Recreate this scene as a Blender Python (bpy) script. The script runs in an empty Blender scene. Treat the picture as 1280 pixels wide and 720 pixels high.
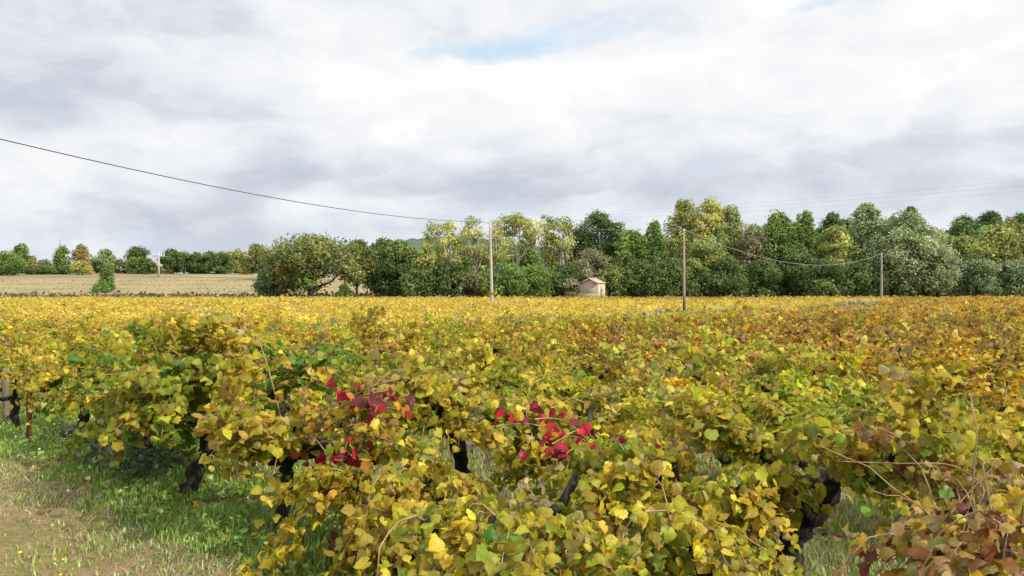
import bpy, math, random
import numpy as np
from mathutils import Vector, noise as mnoise

R = math.radians
rng = np.random.default_rng(7)
random.seed(7)
sc = bpy.context.scene
col = sc.collection

# ------------------------------------------------------------------ camera, sky, sun, exposure
F, CX, CY, CAMH = 1130.0, 640.0, 361.0, 1.7     # focal length in photo pixels, horizon row, eye height
cam_d = bpy.data.cameras.new('camera')
cam = bpy.data.objects.new('camera', cam_d)
col.objects.link(cam)
cam.location = (0, 0, CAMH)
cam.rotation_euler = (R(90), 0, 0)
cam_d.sensor_width = 36
cam_d.lens = 36 * F / 1280
cam_d.clip_end = 9000
cam_d.clip_start = 0.05
sc.camera = cam

SUN_EL = R(36)
SUN_TO = Vector((0.80, -0.60, 0)).normalized()    # horizontal direction towards the sun
sun_d = bpy.data.lights.new('sun', 'SUN')
sun_d.energy = 4.0
sun_d.angle = R(1.0)
sun_d.color = (1.0, 0.93, 0.80)
sun = bpy.data.objects.new('sun', sun_d)
col.objects.link(sun)
sv = Vector((SUN_TO.x * math.cos(SUN_EL), SUN_TO.y * math.cos(SUN_EL), math.sin(SUN_EL)))
sun.rotation_euler = sv.to_track_quat('Z', 'Y').to_euler()

sc.view_settings.view_transform = 'Standard'
sc.view_settings.look = 'None'
sc.view_settings.exposure = 0.28
sc.view_settings.gamma = 1.0
sc.render.engine = 'CYCLES'
sc.cycles.use_denoising = True
sc.cycles.max_bounces = 6
sc.cycles.diffuse_bounces = 3
sc.cycles.glossy_bounces = 2
sc.cycles.transmission_bounces = 4
sc.cycles.transparent_max_bounces = 6


class NT:
    """small helper for writing node trees"""
    def __init__(s, tree):
        s.t = tree
        for n in list(tree.nodes):
            tree.nodes.remove(n)

    def n(s, typ, **kw):
        nd = s.t.nodes.new(typ)
        for k, v in kw.items():
            setattr(nd, k, v)
        return nd

    def put(s, sock, v):
        if isinstance(v, bpy.types.NodeSocket):
            s.t.links.new(v, sock)
        elif isinstance(v, (tuple, list)) and len(v) == 3 and sock.type == 'RGBA':
            sock.default_value = (*v, 1)
        else:
            sock.default_value = v

    def m(s, op, a, b=0.0, c=0.0, clamp=False):
        nd = s.n('ShaderNodeMath', operation=op, use_clamp=clamp)
        s.put(nd.inputs[0], a)
        s.put(nd.inputs[1], b)
        s.put(nd.inputs[2], c)
        return nd.outputs[0]

    def v(s, op, a, b=(0, 0, 0)):
        nd = s.n('ShaderNodeVectorMath', operation=op)
        s.put(nd.inputs[0], a)
        s.put(nd.inputs[1], b)
        return nd.outputs['Value'] if op in ('DOT_PRODUCT', 'LENGTH') else nd.outputs[0]

    def noise(s, vec, scale, detail=4, rough=0.5, dist=0.0, color=False):
        nd = s.n('ShaderNodeTexNoise')
        if vec is not None:
            s.put(nd.inputs['Vector'], vec)
        nd.inputs['Scale'].default_value = scale
        nd.inputs['Detail'].default_value = detail
        nd.inputs['Roughness'].default_value = rough
        nd.inputs['Distortion'].default_value = dist
        return nd.outputs['Color' if color else 'Fac']

    def ramp(s, fac, stops):
        nd = s.n('ShaderNodeValToRGB')
        s.put(nd.inputs[0], fac)
        e = nd.color_ramp.elements
        while len(e) > 1:
            e.remove(e[-1])
        for i, (p, c) in enumerate(stops):
            el = e[0] if i == 0 else e.new(p)
            el.position = p
            el.color = (*c, 1) if len(c) == 3 else c
        return nd.outputs[0]

    def mix(s, fac, a, b, blend='MIX'):
        nd = s.n('ShaderNodeMix', data_type='RGBA', blend_type=blend)
        s.put(nd.inputs[0], fac)
        s.put(nd.inputs[6], a)
        s.put(nd.inputs[7], b)
        return nd.outputs[2]

    def rng(s, v, a, b, c=0.0, d=1.0):
        nd = s.n('ShaderNodeMapRange')
        s.put(nd.inputs[0], v)
        for i, x in enumerate((a, b, c, d)):
            nd.inputs[1 + i].default_value = x
        return nd.outputs[0]


def sky_uv(px, y):
    az = math.atan((px - CX) / F)
    return az, math.atan((CY - y) / F * math.cos(az))


def build_world():
    w = bpy.data.worlds.new('World')
    sc.world = w
    w.use_nodes = True
    k = NT(w.node_tree)
    sky = k.n('ShaderNodeTexSky', sky_type='NISHITA')
    sky.sun_disc = False
    sky.sun_elevation = SUN_EL
    sky.sun_rotation = math.atan2(SUN_TO.x, SUN_TO.y)
    sky.air_density = 1.0
    sky.dust_density = 1.5
    bg = k.n('ShaderNodeBackground')
    k.put(bg.inputs[0], sky.outputs[0])
    bg.inputs[1].default_value = 0.15
    # cloud deck: tone in azimuth / elevation of the direction looked in
    d = k.n('ShaderNodeTexCoord').outputs['Generated']
    sp = k.n('ShaderNodeSeparateXYZ')
    k.put(sp.inputs[0], d)
    az = k.m('ARCTAN2', sp.outputs[0], sp.outputs[1])
    el = k.m('ARCSINE', sp.outputs[2])
    cb = k.n('ShaderNodeCombineXYZ')
    k.put(cb.inputs[0], az)
    k.put(cb.inputs[1], el)
    uv = cb.outputs[0]
    # stretched lookup for horizontally drawn-out cloud
    st = k.v('MULTIPLY', uv, (1.0, 2.3, 1.0))
    warp = k.noise(st, 5.0, 5, 0.6, 0.2, color=True)
    wv = k.v('MULTIPLY', k.v('SUBTRACT', warp, (0.5, 0.5, 0.5)), (0.22, 0.10, 0.0))
    uw = k.v('ADD', uv, wv)
    tone = 0.60
    # (photo column, row, half widths in px, amount)
    blobs = [(150, 60, 190, 90, -0.17), (60, 30, 70, 30, 0.12), (30, 222, 110, 30, 0.42),
             (90, 275, 330, 38, -0.28), (360, 225, 220, 26, -0.13), (640, 225, 250, 36, -0.24),
             (800, 170, 260, 60, -0.04), (1180, 200, 170, 40, -0.24), (980, 80, 330, 80, 0.22), (700, 120, 120, 30, 0.14), (1120, 130, 160, 22, 0.14), (560, 110, 90, 24, 0.12), (900, 30, 200, 20, -0.10), (300, 20, 140, 18, -0.06), (450, 60, 180, 60, 0.10),
             (560, 165, 160, 16, 0.16), (430, 262, 70, 14, 0.26), (1000, 250, 230, 18, -0.12), (760, 262, 60, 12, 0.18),
             (240, 120, 160, 26, -0.08), (170, 190, 60, 20, 0.16), (20, 140, 90, 40, -0.06), (330, 110, 120, 40, 0.12)]
    for px, y, sx, sy, a in blobs:
        u0, v0 = sky_uv(px, y)
        q = k.v('MULTIPLY', k.v('SUBTRACT', uw, (u0, v0, 0)), (F / sx, F / sy, 0))
        g = k.m('EXPONENT', k.m('MULTIPLY', k.v('DOT_PRODUCT', q, q), -0.7))
        tone = k.m('MULTIPLY_ADD', g, a, tone)
    n1 = k.noise(k.v('ADD', st, (3.1, 1.7, 0.4)), 6.5, 9, 0.56, 0.35)
    n2 = k.noise(k.v('ADD', st, (9.1, 4.7, 2.4)), 2.2, 3, 0.5, 0.2)
    tone = k.m('ADD', tone, k.m('MULTIPLY', k.m('SUBTRACT', n1, 0.5), 1.30))
    tone = k.m('ADD', tone, k.m('MULTIPLY', k.m('SUBTRACT', n2, 0.5), 0.35))
    # heaped edges of the cloud banks
    n3 = k.noise(k.v('ADD', k.v('MULTIPLY', uw, (1.0, 1.9, 1.0)), (5.3, 2.9, 7.4)), 9.0, 8, 0.52, 0.6)
    bil = k.n('ShaderNodeMapRange', interpolation_type='SMOOTHSTEP')
    k.put(bil.inputs[0], n3)
    bil.inputs[1].default_value, bil.inputs[2].default_value = 0.45, 0.58
    bil.inputs[3].default_value, bil.inputs[4].default_value = -0.045, 0.05
    tone = k.m('ADD', tone, bil.outputs[0])
    cc = k.ramp(tone, [(0.0, (0.52, 0.57, 0.67)), (0.20, (0.62, 0.66, 0.75)), (0.40, (0.74, 0.78, 0.855)), (0.55, (0.85, 0.88, 0.935)),
                       (0.72, (0.94, 0.955, 0.98)), (0.92, (1.02, 1.02, 1.02))])
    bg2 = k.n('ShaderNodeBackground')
    k.put(bg2.inputs[1], k.m('MULTIPLY_ADD', k.rng(el, R(19), R(50)), 1.2, 0.80))  # clouds overhead, above the view, brightened to add soft fill light
    # holes through which the blue shows
    hole = 0.0
    for px, y, sx, sy, a in [(585, 58, 95, 20, 0.85), (1045, -4, 60, 15, 0.95), (800, 34, 70, 12, 0.6), (700, 48, 60, 12, 0.5), (855, 210, 40, 14, 0.55), (165, 300, 60, 14, 0.35)]:
        u0, v0 = sky_uv(px, y)
        q = k.v('MULTIPLY', k.v('SUBTRACT', uw, (u0, v0, 0)), (F / sx, F / sy, 0))
        g = k.m('EXPONENT', k.m('MULTIPLY', k.v('DOT_PRODUCT', q, q), -0.9))
        hole = k.m('MULTIPLY_ADD', g, a, hole)
    hole = k.m('SUBTRACT', hole, k.m('MULTIPLY', k.m('SUBTRACT', n1, 0.42), 2.6))
    veil = k.rng(hole, 0.15, 0.95, 0.0, 1.0)
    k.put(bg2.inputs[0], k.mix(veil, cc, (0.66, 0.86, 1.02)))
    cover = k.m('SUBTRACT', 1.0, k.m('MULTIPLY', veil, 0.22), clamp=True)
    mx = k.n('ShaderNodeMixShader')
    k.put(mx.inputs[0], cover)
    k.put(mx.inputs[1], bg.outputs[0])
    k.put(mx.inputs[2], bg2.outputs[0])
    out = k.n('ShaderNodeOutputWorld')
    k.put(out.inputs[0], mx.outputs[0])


build_world()

# ------------------------------------------------------------------ helpers
def px2x(px, d):
    return (px - CX) / F * d


def top_h(y, d):
    """height above z=0 of photo row y at distance d"""
    return CAMH + (CY - y) / F * d


def sm(a, b, x):
    t = np.clip((x - a) / (b - a), 0, 1)
    return t * t * (3 - 2 * t)


# line of the field path that divides the two vineyards, in a shallow dip
PA = np.array([-0.7, 43.0])
PD = np.array([32.2, 41.0]) / math.hypot(32.2, 41.0)
PN = np.array([-PD[1], PD[0]])            # towards the far left field


def ground_z(x, y):
    x = np.asarray(x, float)
    y = np.asarray(y, float)
    z = 5.8 * np.clip((y - 128) / 125, 0, 1) * sm(-1.0, 1.0, (y - 128) / 30) + 0.012 * np.clip(y - 270, 0, 400)
    s_ = (x - PA[0]) * PD[0] + (y - PA[1]) * PD[1]
    q_ = (x - PA[0]) * PN[0] + (y - PA[1]) * PN[1]
    z = z - 0.62 * np.exp(-(q_ / 21.0) ** 2) * sm(9, 26, y) * (1 - sm(42, 72, s_)) * (1 - sm(95, 125, y))
    near = np.exp(-((x * x + y * y) / 900.0))
    z = z + near * (0.025 * np.sin(1.7 * x + 0.6 * y) * np.sin(1.1 * y - 0.5 * x) + 0.012 * np.sin(4.1 * x + 1) * np.sin(3.7 * y))
    return z


def make_mesh(name, V, polys, cols=None, smooth=False, attr='tint'):
    """V (n,3); polys list of (m,k) int arrays; cols (n,3)"""
    me = bpy.data.meshes.new(name)
    V = np.asarray(V, np.float32)
    me.vertices.add(len(V))
    me.vertices.foreach_set('co', V.ravel())
    tot = sum(p.size for p in polys)
    npol = sum(len(p) for p in polys)
    me.loops.add(tot)
    me.polygons.add(npol)
    me.loops.foreach_set('vertex_index', np.concatenate([np.asarray(p, np.int32).ravel() for p in polys]))
    lens = np.concatenate([np.full(len(p), p.shape[1], np.int32) for p in polys])
    starts = np.concatenate([[0], np.cumsum(lens)[:-1]]).astype(np.int32)
    me.polygons.foreach_set('loop_start', starts)
    if smooth:
        me.polygons.foreach_set('use_smooth', np.ones(npol, bool))
    me.update(calc_edges=True)
    if cols is not None:
        a = me.color_attributes.new(attr, 'FLOAT_COLOR', 'POINT')
        c4 = np.ones((len(V), 4), np.float32)
        c4[:, :3] = cols
        a.data.foreach_set('color', c4.ravel())
    return me


def link(name, me, mat=None, parent=None):
    o = bpy.data.objects.new(name, me)
    col.objects.link(o)
    if mat is not None and me is not None and len(me.materials) == 0:
        me.materials.append(mat)
    if parent is not None:
        o.parent = parent
    return o


def empty(name, loc, rz=0.0):
    o = bpy.data.objects.new(name, None)
    col.objects.link(o)
    o.location = loc
    o.rotation_euler = (0, 0, rz)
    o.empty_display_size = 0.2
    return o


def tag(o, label=None, cat=None, group=None, kind=None):
    if label: o['label'] = label
    if cat: o['category'] = cat
    if group: o['group'] = group
    if kind: o['kind'] = kind
    return o


class MB:
    """collects plain geometry into one mesh"""
    def __init__(s):
        s.V, s.P, s.C, s.n = [], {}, [], 0

    def add(s, V, faces, c=(1, 1, 1)):
        V = np.asarray(V, float).reshape(-1, 3)
        for f in faces:
            f = np.asarray(f)
            f = f.reshape(-1, f.shape[-1])
            s.P.setdefault(f.shape[1], []).append(f + s.n)
        s.V.append(V)
        c = np.asarray(c, float)
        s.C.append(np.broadcast_to(c, V.shape).copy())
        s.n += len(V)

    def box(s, lo, hi, c=(1, 1, 1), M=None):
        x0, y0, z0 = lo
        x1, y1, z1 = hi
        V = np.array([(x0, y0, z0), (x1, y0, z0), (x1, y1, z0), (x0, y1, z0), (x0, y0, z1), (x1, y0, z1), (x1, y1, z1), (x0, y1, z1)])
        if M is not None:
            V = M(V)
        s.add(V, [np.array([(0, 3, 2, 1), (4, 5, 6, 7), (0, 1, 5, 4), (1, 2, 6, 5), (2, 3, 7, 6), (3, 0, 4, 7)])], c)

    def tube(s, pts, rad, sides=6, c=(1, 1, 1), rough=0.0, cap=True, seed=0):
        pts = np.asarray(pts, float)
        n = len(pts)
        rad = np.broadcast_to(np.asarray(rad, float), (n,))
        t = np.gradient(pts, axis=0)
        t /= np.linalg.norm(t, axis=1)[:, None] + 1e-9
        ref = np.array([0.0, 0, 1]) if abs(t[0][2]) < 0.9 else np.array([1.0, 0, 0])
        a = np.zeros_like(pts)
        cur = np.cross(t[0], ref)
        cur /= np.linalg.norm(cur)
        for i in range(n):
            cur = cur - t[i] * np.dot(cur, t[i])
            cur /= np.linalg.norm(cur) + 1e-9
            a[i] = cur
        b = np.cross(t, a)
        ang = np.arange(sides) * 2 * np.pi / sides
        r = rad[:, None] * np.ones((1, sides))
        if rough:
            g = np.random.default_rng(seed)
            r = r * (1 + rough * g.uniform(-1, 1, (n, sides)))
        V = pts[:, None, :] + r[..., None] * (np.cos(ang)[None, :, None] * a[:, None, :] + np.sin(ang)[None, :, None] * b[:, None, :])
        i = np.arange(n - 1)[:, None] * sides
        j = np.arange(sides)[None, :]
        j2 = (j + 1) % sides
        q = np.stack([i + j, i + j2, i + sides + j2, i + sides + j], -1).reshape(-1, 4)
        faces = [q]
        if cap:
            faces.append(np.arange(sides)[None, ::-1].copy())
            faces.append((np.arange(sides) + (n - 1) * sides)[None, :])
        s.add(V.reshape(-1, 3), faces, c)

    def mesh(s, name, smooth=False):
        return make_mesh(name, np.concatenate(s.V), [np.concatenate(p) for p in s.P.values()], np.concatenate(s.C), smooth)

    def build(s, name, mat, parent=None, smooth=False):
        return link(name, s.mesh(name, smooth), mat, parent)


# leaf templates: outline in (side, along) plus the centre
def mirror(pts):
    return pts + [(-x, y) for x, y in pts[::-1] if abs(x) > 1e-6]


VINE_OUT = [(0, 0.03), (0.20, -0.12), (0.42, -0.05), (0.48, 0.14), (0.57, 0.34), (0.45, 0.46), (0.39, 0.66), (0.19, 0.77), (0, 0.95)]
def template(half):
    tipi = len(half) - 1
    out = half + [(-x, y) for x, y in half[1:-1][::-1]]
    P = np.array([(0.0, 0.32)] + out)
    n = len(out)
    tri = np.array([(0, 1 + i, 1 + (i + 1) % n) for i in range(n)])
    edge = np.ones(len(P))
    edge[0] = 0
    return P, tri, edge


T_NEAR = template(VINE_OUT)
T_MID = template([(0, 0.02), (0.38, -0.05), (0.56, 0.36), (0.28, 0.60), (0, 0.95)])
T_FAR = (np.array([(0, 0.0), (0.5, 0.35), (0.05, 0.95), (-0.5, 0.4)]), np.array([(0, 1, 2), (0, 2, 3)]), np.ones(4))


def unit(v):
    return v / (np.linalg.norm(v, axis=-1, keepdims=True) + 1e-9)


def leaves_geo(T, pos, nrm, tip, size, curl, c0, c1):
    """pos,nrm,tip (N,3); size (N); curl (N,2); colours centre/edge (N,3) -> V, tris, cols"""
    P, tri, edge = T
    Z = unit(nrm)
    Y = unit(tip - Z * np.sum(tip * Z, 1, keepdims=True))
    X = np.cross(Y, Z)
    px_, py_ = P[:, 0], P[:, 1]
    zz = curl[:, :1] * np.abs(px_)[None, :] + curl[:, 1:2] * (py_[None, :] - 0.3) ** 2
    jit = rng.normal(0, 0.036, (len(pos), len(P)))
    jx = px_[None, :] * (1 + rng.normal(0, 0.10, (len(pos), 1))) + jit
    jy = py_[None, :] + rng.normal(0, 0.03, (len(pos), len(P)))
    V = pos[:, None, :] + size[:, None, None] * (jx[..., None] * X[:, None, :] + jy[..., None] * Y[:, None, :] + (zz + jit * 0.8)[..., None] * Z[:, None, :])
    C = c0[:, None, :] * (1 - edge)[None, :, None] + c1[:, None, :] * edge[None, :, None]
    tr = (np.arange(len(pos)) * len(P))[:, None, None] + tri[None]
    return V.reshape(-1, 3), tr.reshape(-1, 3), C.reshape(-1, 3)


# ------------------------------------------------------------------ materials
def new_mat(name):
    m = bpy.data.materials.new(name)
    m.use_nodes = True
    return m, NT(m.node_tree)


def leaf_material(name, trans=0.35, gloss=0.05, nscale=60.0, namp=0.35, bump=0.0):
    m, k = new_mat(name)
    at = k.n('ShaderNodeAttribute', attribute_name='tint')
    oi = k.n('ShaderNodeObjectInfo')
    c = k.mix(1.0, at.outputs['Color'], oi.outputs['Color'], 'MULTIPLY')
    tc = k.n('ShaderNodeTexCoord')
    nn = k.noise(tc.outputs['Object'], nscale, 3, 0.6)
    c = k.mix(namp, c, k.ramp(nn, [(0.3, (0.45, 0.42, 0.40)), (0.55, (1, 1, 1)), (0.75, (1.25, 1.2, 1.1))]), 'MULTIPLY')
    if bump:
        sp_ = k.noise(tc.outputs['Object'], 130, 2, 0.5)
        c = k.mix(k.rng(sp_, 0.63, 0.71, 0.0, 0.55), c, (0.13, 0.07, 0.03))
    df = k.n('ShaderNodeBsdfDiffuse')
    k.put(df.inputs[0], c)
    if bump:
        bp = k.n('ShaderNodeBump')
        bp.inputs['Strength'].default_value = bump
        bp.inputs['Distance'].default_value = 0.012
        k.put(bp.inputs['Height'], k.noise(tc.outputs['Object'], 75, 3, 0.6))
        k.put(df.inputs['Normal'], bp.outputs[0])
    tr = k.n('ShaderNodeBsdfTranslucent')
    k.put(tr.inputs[0], c)
    mx = k.n('ShaderNodeMixShader')
    mx.inputs[0].default_value = trans
    k.put(mx.inputs[1], df.outputs[0])
    k.put(mx.inputs[2], tr.outputs[0])
    gl = k.n('ShaderNodeBsdfGlossy')
    gl.inputs['Roughness'].default_value = 0.42
    gl.inputs[0].default_value = (0.9, 0.9, 0.9, 1)
    m2 = k.n('ShaderNodeMixShader')
    m2.inputs[0].default_value = gloss
    k.put(m2.inputs[1], mx.outputs[0])
    k.put(m2.inputs[2], gl.outputs[0])
    o = k.n('ShaderNodeOutputMaterial')
    k.put(o.inputs[0], m2.outputs[0])
    return m


def rough_material(name, stops, scale=8.0, detail=6, rough=0.6, rr=0.9, bump=0.0, use_tint=False, stretch=(1, 1, 1), bscale=None):
    m, k = new_mat(name)
    tc = k.n('ShaderNodeTexCoord')
    vec = k.v('MULTIPLY', tc.outputs['Object'], stretch)
    nn = k.noise(vec, scale, detail, rough)
    c = k.ramp(nn, stops)
    if use_tint:
        at = k.n('ShaderNodeAttribute', attribute_name='tint')
        c = k.mix(1.0, c, at.outputs['Color'], 'MULTIPLY')
    b = k.n('ShaderNodeBsdfPrincipled')
    k.put(b.inputs['Base Color'], c)
    b.inputs['Roughness'].default_value = rr
    b.inputs['Specular IOR Level'].default_value = 0.25
    if bump:
        bp = k.n('ShaderNodeBump')
        bp.inputs['Strength'].default_value = bump
        bp.inputs['Distance'].default_value = 0.02
        k.put(bp.inputs['Height'], k.noise(vec, bscale or scale * 3, 6, 0.7))
        k.put(b.inputs['Normal'], bp.outputs[0])
    o = k.n('ShaderNodeOutputMaterial')
    k.put(o.inputs[0], b.outputs[0])
    return m


M = {}
M['vine_leaf'] = leaf_material('vine_leaf_material', 0.50, 0.014, 55, 0.40, 0.4)
M['tree_leaf'] = leaf_material('tree_leaf_material', 0.38, 0.01, 1.2, 0.35)
M['grass'] = leaf_material('grass_material', 0.3, 0.03, 9, 0.3)
M['bark_vine'] = rough_material('vine_bark_material', [(0.3, (0.007, 0.006, 0.005)), (0.52, (0.022, 0.018, 0.014)), (0.72, (0.11, 0.092, 0.075))], 18, 8, 0.7, 0.95, 0.9, stretch=(1, 1, 0.3))
M['cane'] = rough_material('cane_material', [(0.3, (0.16, 0.09, 0.045)), (0.7, (0.36, 0.24, 0.13))], 12, 4, 0.6, 0.7)
M['bark_dark'] = rough_material('dark_bark_material', [(0.3, (0.035, 0.03, 0.024)), (0.7, (0.11, 0.095, 0.075))], 3, 6, 0.6, 0.95, 0.5)
M['bark_pale'] = rough_material('pale_bark_material', [(0.3, (0.26, 0.25, 0.21)), (0.55, (0.46, 0.44, 0.38)), (0.75, (0.58, 0.55, 0.48))], 1.6, 5, 0.6, 0.9, 0.2)


def ground_material(name, track=False):
    m, k = new_mat(name)
    pos = k.n('ShaderNodeNewGeometry').outputs['Position']
    n1 = k.noise(pos, 0.55, 6, 0.62, 0.3)
    n2 = k.noise(pos, 3.2, 8, 0.7)
    n3 = k.noise(pos, 22.0, 6, 0.75)
    dirt = k.ramp(n3, [(0.25, (0.12, 0.085, 0.045)), (0.5, (0.25, 0.18, 0.095)), (0.75, (0.38, 0.29, 0.17))])
    grs = k.ramp(n3, [(0.25, (0.04, 0.06, 0.015)), (0.55, (0.13, 0.15, 0.045)), (0.8, (0.25, 0.22, 0.10))])
    f = k.m('ADD', k.m('MULTIPLY', n1, 0.9), k.m('MULTIPLY', n2, 0.6))
    c = k.mix(k.rng(f, 0.70, 0.92), dirt, grs)
    if track:
        n4 = k.noise(pos, 1.3, 10, 0.75, 0.4)
        n5 = k.noise(pos, 60.0, 4, 0.7)
        t = k.ramp(n4, [(0.30, (0.13, 0.09, 0.042)), (0.42, (0.24, 0.165, 0.078)), (0.50, (0.30, 0.21, 0.105)), (0.56, (0.18, 0.165, 0.058)), (0.66, (0.29, 0.215, 0.108)), (0.8, (0.145, 0.155, 0.045))])
        t = k.mix(0.75, t, k.ramp(n5, [(0.30, (0.45, 0.43, 0.40)), (0.5, (0.95, 0.95, 0.95)), (0.68, (1.35, 1.35, 1.3))]), 'MULTIPLY')
        at = k.n('ShaderNodeAttribute', attribute_name='tint')
        w = k.m('ADD', at.outputs['Fac'], k.m('MULTIPLY', k.m('SUBTRACT', n2, 0.5), 1.6))
        c = k.mix(k.rng(w, 0.25, 0.6), c, t)
    b = k.n('ShaderNodeBsdfPrincipled')
    k.put(b.inputs['Base Color'], c)
    b.inputs['Roughness'].default_value = 1.0
    b.inputs['Specular IOR Level'].default_value = 0.1
    bp = k.n('ShaderNodeBump')
    bp.inputs['Strength'].default_value = 0.9
    bp.inputs['Distance'].default_value = 0.04
    k.put(bp.inputs['Height'], k.m('ADD', n3, n2))
    k.put(b.inputs['Normal'], bp.outputs[0])
    o = k.n('ShaderNodeOutputMaterial')
    k.put(o.inputs[0], b.outputs[0])
    return m


M['ground'] = ground_material('ground_material')
M['track'] = ground_material('track_material', True)
M['stubble'] = rough_material('stubble_material', [(0.30, (0.095, 0.10, 0.042)), (0.42, (0.17, 0.145, 0.072)), (0.52, (0.285, 0.215, 0.10)), (0.60, (0.20, 0.17, 0.072)), (0.72, (0.34, 0.265, 0.135))], 0.13, 12, 0.78, 1.0, stretch=(0.8, 1.5, 1))
M['fallow'] = rough_material('fallow_material', [(0.3, (0.10, 0.075, 0.045)), (0.55, (0.20, 0.15, 0.09)), (0.8, (0.30, 0.235, 0.14))], 0.25, 8, 0.7, 1.0, stretch=(0.4, 2, 1))
M['lawn'] = rough_material('lawn_material', [(0.3, (0.06, 0.09, 0.02)), (0.6, (0.13, 0.16, 0.045)), (0.8, (0.24, 0.21, 0.09))], 0.5, 8, 0.7, 1.0)
M['path'] = rough_material('path_material', [(0.3, (0.20, 0.19, 0.14)), (0.5, (0.34, 0.32, 0.26)), (0.7, (0.45, 0.43, 0.37))], 0.9, 9, 0.75, 1.0)
M['hill'] = rough_material('hill_material', [(0.3, (0.035, 0.06, 0.04)), (0.55, (0.07, 0.10, 0.06)), (0.8, (0.12, 0.15, 0.085))], 0.09, 8, 0.7, 1.0, 1.0)
M['stone'] = rough_material('stone_wall_material', [(0.28, (0.20, 0.17, 0.115)), (0.5, (0.38, 0.33, 0.24)), (0.75, (0.53, 0.47, 0.36))], 3.4, 8, 0.72, 0.95, 1.0, use_tint=True, stretch=(1, 1, 2.0))
M['tile'] = rough_material('roof_tile_material', [(0.3, (0.27, 0.19, 0.14)), (0.55, (0.46, 0.36, 0.28)), (0.8, (0.56, 0.48, 0.40))], 5, 6, 0.7, 0.9, 0.4)
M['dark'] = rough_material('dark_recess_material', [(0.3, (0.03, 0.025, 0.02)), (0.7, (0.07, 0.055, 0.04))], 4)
M['pole_pale'] = rough_material('pale_pole_material', [(0.3, (0.30, 0.27, 0.22)), (0.7, (0.48, 0.44, 0.37))], 2.0, 6, 0.65, 0.9, 0.2, stretch=(4, 4, 0.6))
M['pole_wood'] = rough_material('grey_pole_material', [(0.3, (0.15, 0.13, 0.105)), (0.7, (0.32, 0.29, 0.25))], 2.0, 6, 0.65, 0.9, 0.2, use_tint=True, stretch=(4, 4, 0.6))
M['cable'] = rough_material('cable_material', [(0.3, (0.05, 0.05, 0.055)), (0.7, (0.09, 0.09, 0.10))], 2)
M['cable_pale'] = rough_material('pale_cable_material', [(0.3, (0.26, 0.26, 0.26)), (0.7, (0.34, 0.34, 0.34))], 2)
M['porcelain'] = rough_material('porcelain_material', [(0.3, (0.60, 0.60, 0.58)), (0.7, (0.75, 0.75, 0.72))], 2, rr=0.3)
M['rust'] = rough_material('rust_material', [(0.3, (0.07, 0.022, 0.012)), (0.7, (0.20, 0.075, 0.04))], 20, 6, 0.7, 0.9, 0.4)
M['wood_stake'] = rough_material('stake_material', [(0.3, (0.10, 0.08, 0.06)), (0.7, (0.24, 0.20, 0.15))], 8, 6, 0.7, 0.95, 0.4, stretch=(3, 3, 0.5))
M['steel'] = rough_material('steel_material', [(0.3, (0.16, 0.16, 0.17)), (0.7, (0.26, 0.26, 0.27))], 2, rr=0.6)
M['flower'] = leaf_material('flower_material', 0.2, 0.0, 20, 0.1)

# ------------------------------------------------------------------ ground
ROW = np.array([-0.69, 0.724])
ROW /= np.linalg.norm(ROW)
PER = np.array([ROW[1], -ROW[0]])         # to the right and forward
ROW0 = np.array([-1.59, 6.3])             # trunk of a vine in the first row


def axis(a, fine, lo, hi, n):
    """values from lo to hi with a fine middle a..b"""
    f0, f1, step = fine
    mid = np.arange(f0, f1 + 1e-6, step)
    left = f0 - np.geomspace(step, f0 - lo + step, n)[::1] + step
    right = f1 + np.geomspace(step, hi - f1 + step, n) - step
    return np.unique(np.concatenate([left, mid, right]))


def sheet(xs, ys, zoff=0.0, zf=ground_z):
    X, Y = np.meshgrid(xs, ys)
    Z = zf(X, Y) + zoff
    V = np.stack([X, Y, Z], -1).reshape(-1, 3)
    nx, ny = len(xs), len(ys)
    i = np.arange(ny - 1)[:, None] * nx + np.arange(nx - 1)[None, :]
    return V, np.stack([i, i + 1, i + nx + 1, i + nx], -1).reshape(-1, 4)


gx = axis(0, (-14, 14, 0.35), -4000, 4000, 110)
gy = np.unique(np.concatenate([axis(0, (0, 20, 0.35), -600, 120, 50), np.arange(20, 120, 2.5), np.arange(120, 300, 4), np.geomspace(300, 6000, 50)]))
V, q = sheet(gx, gy)
tag(link('ground', make_mesh('ground', V, [q], smooth=True), M['ground']), kind='structure')


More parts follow.
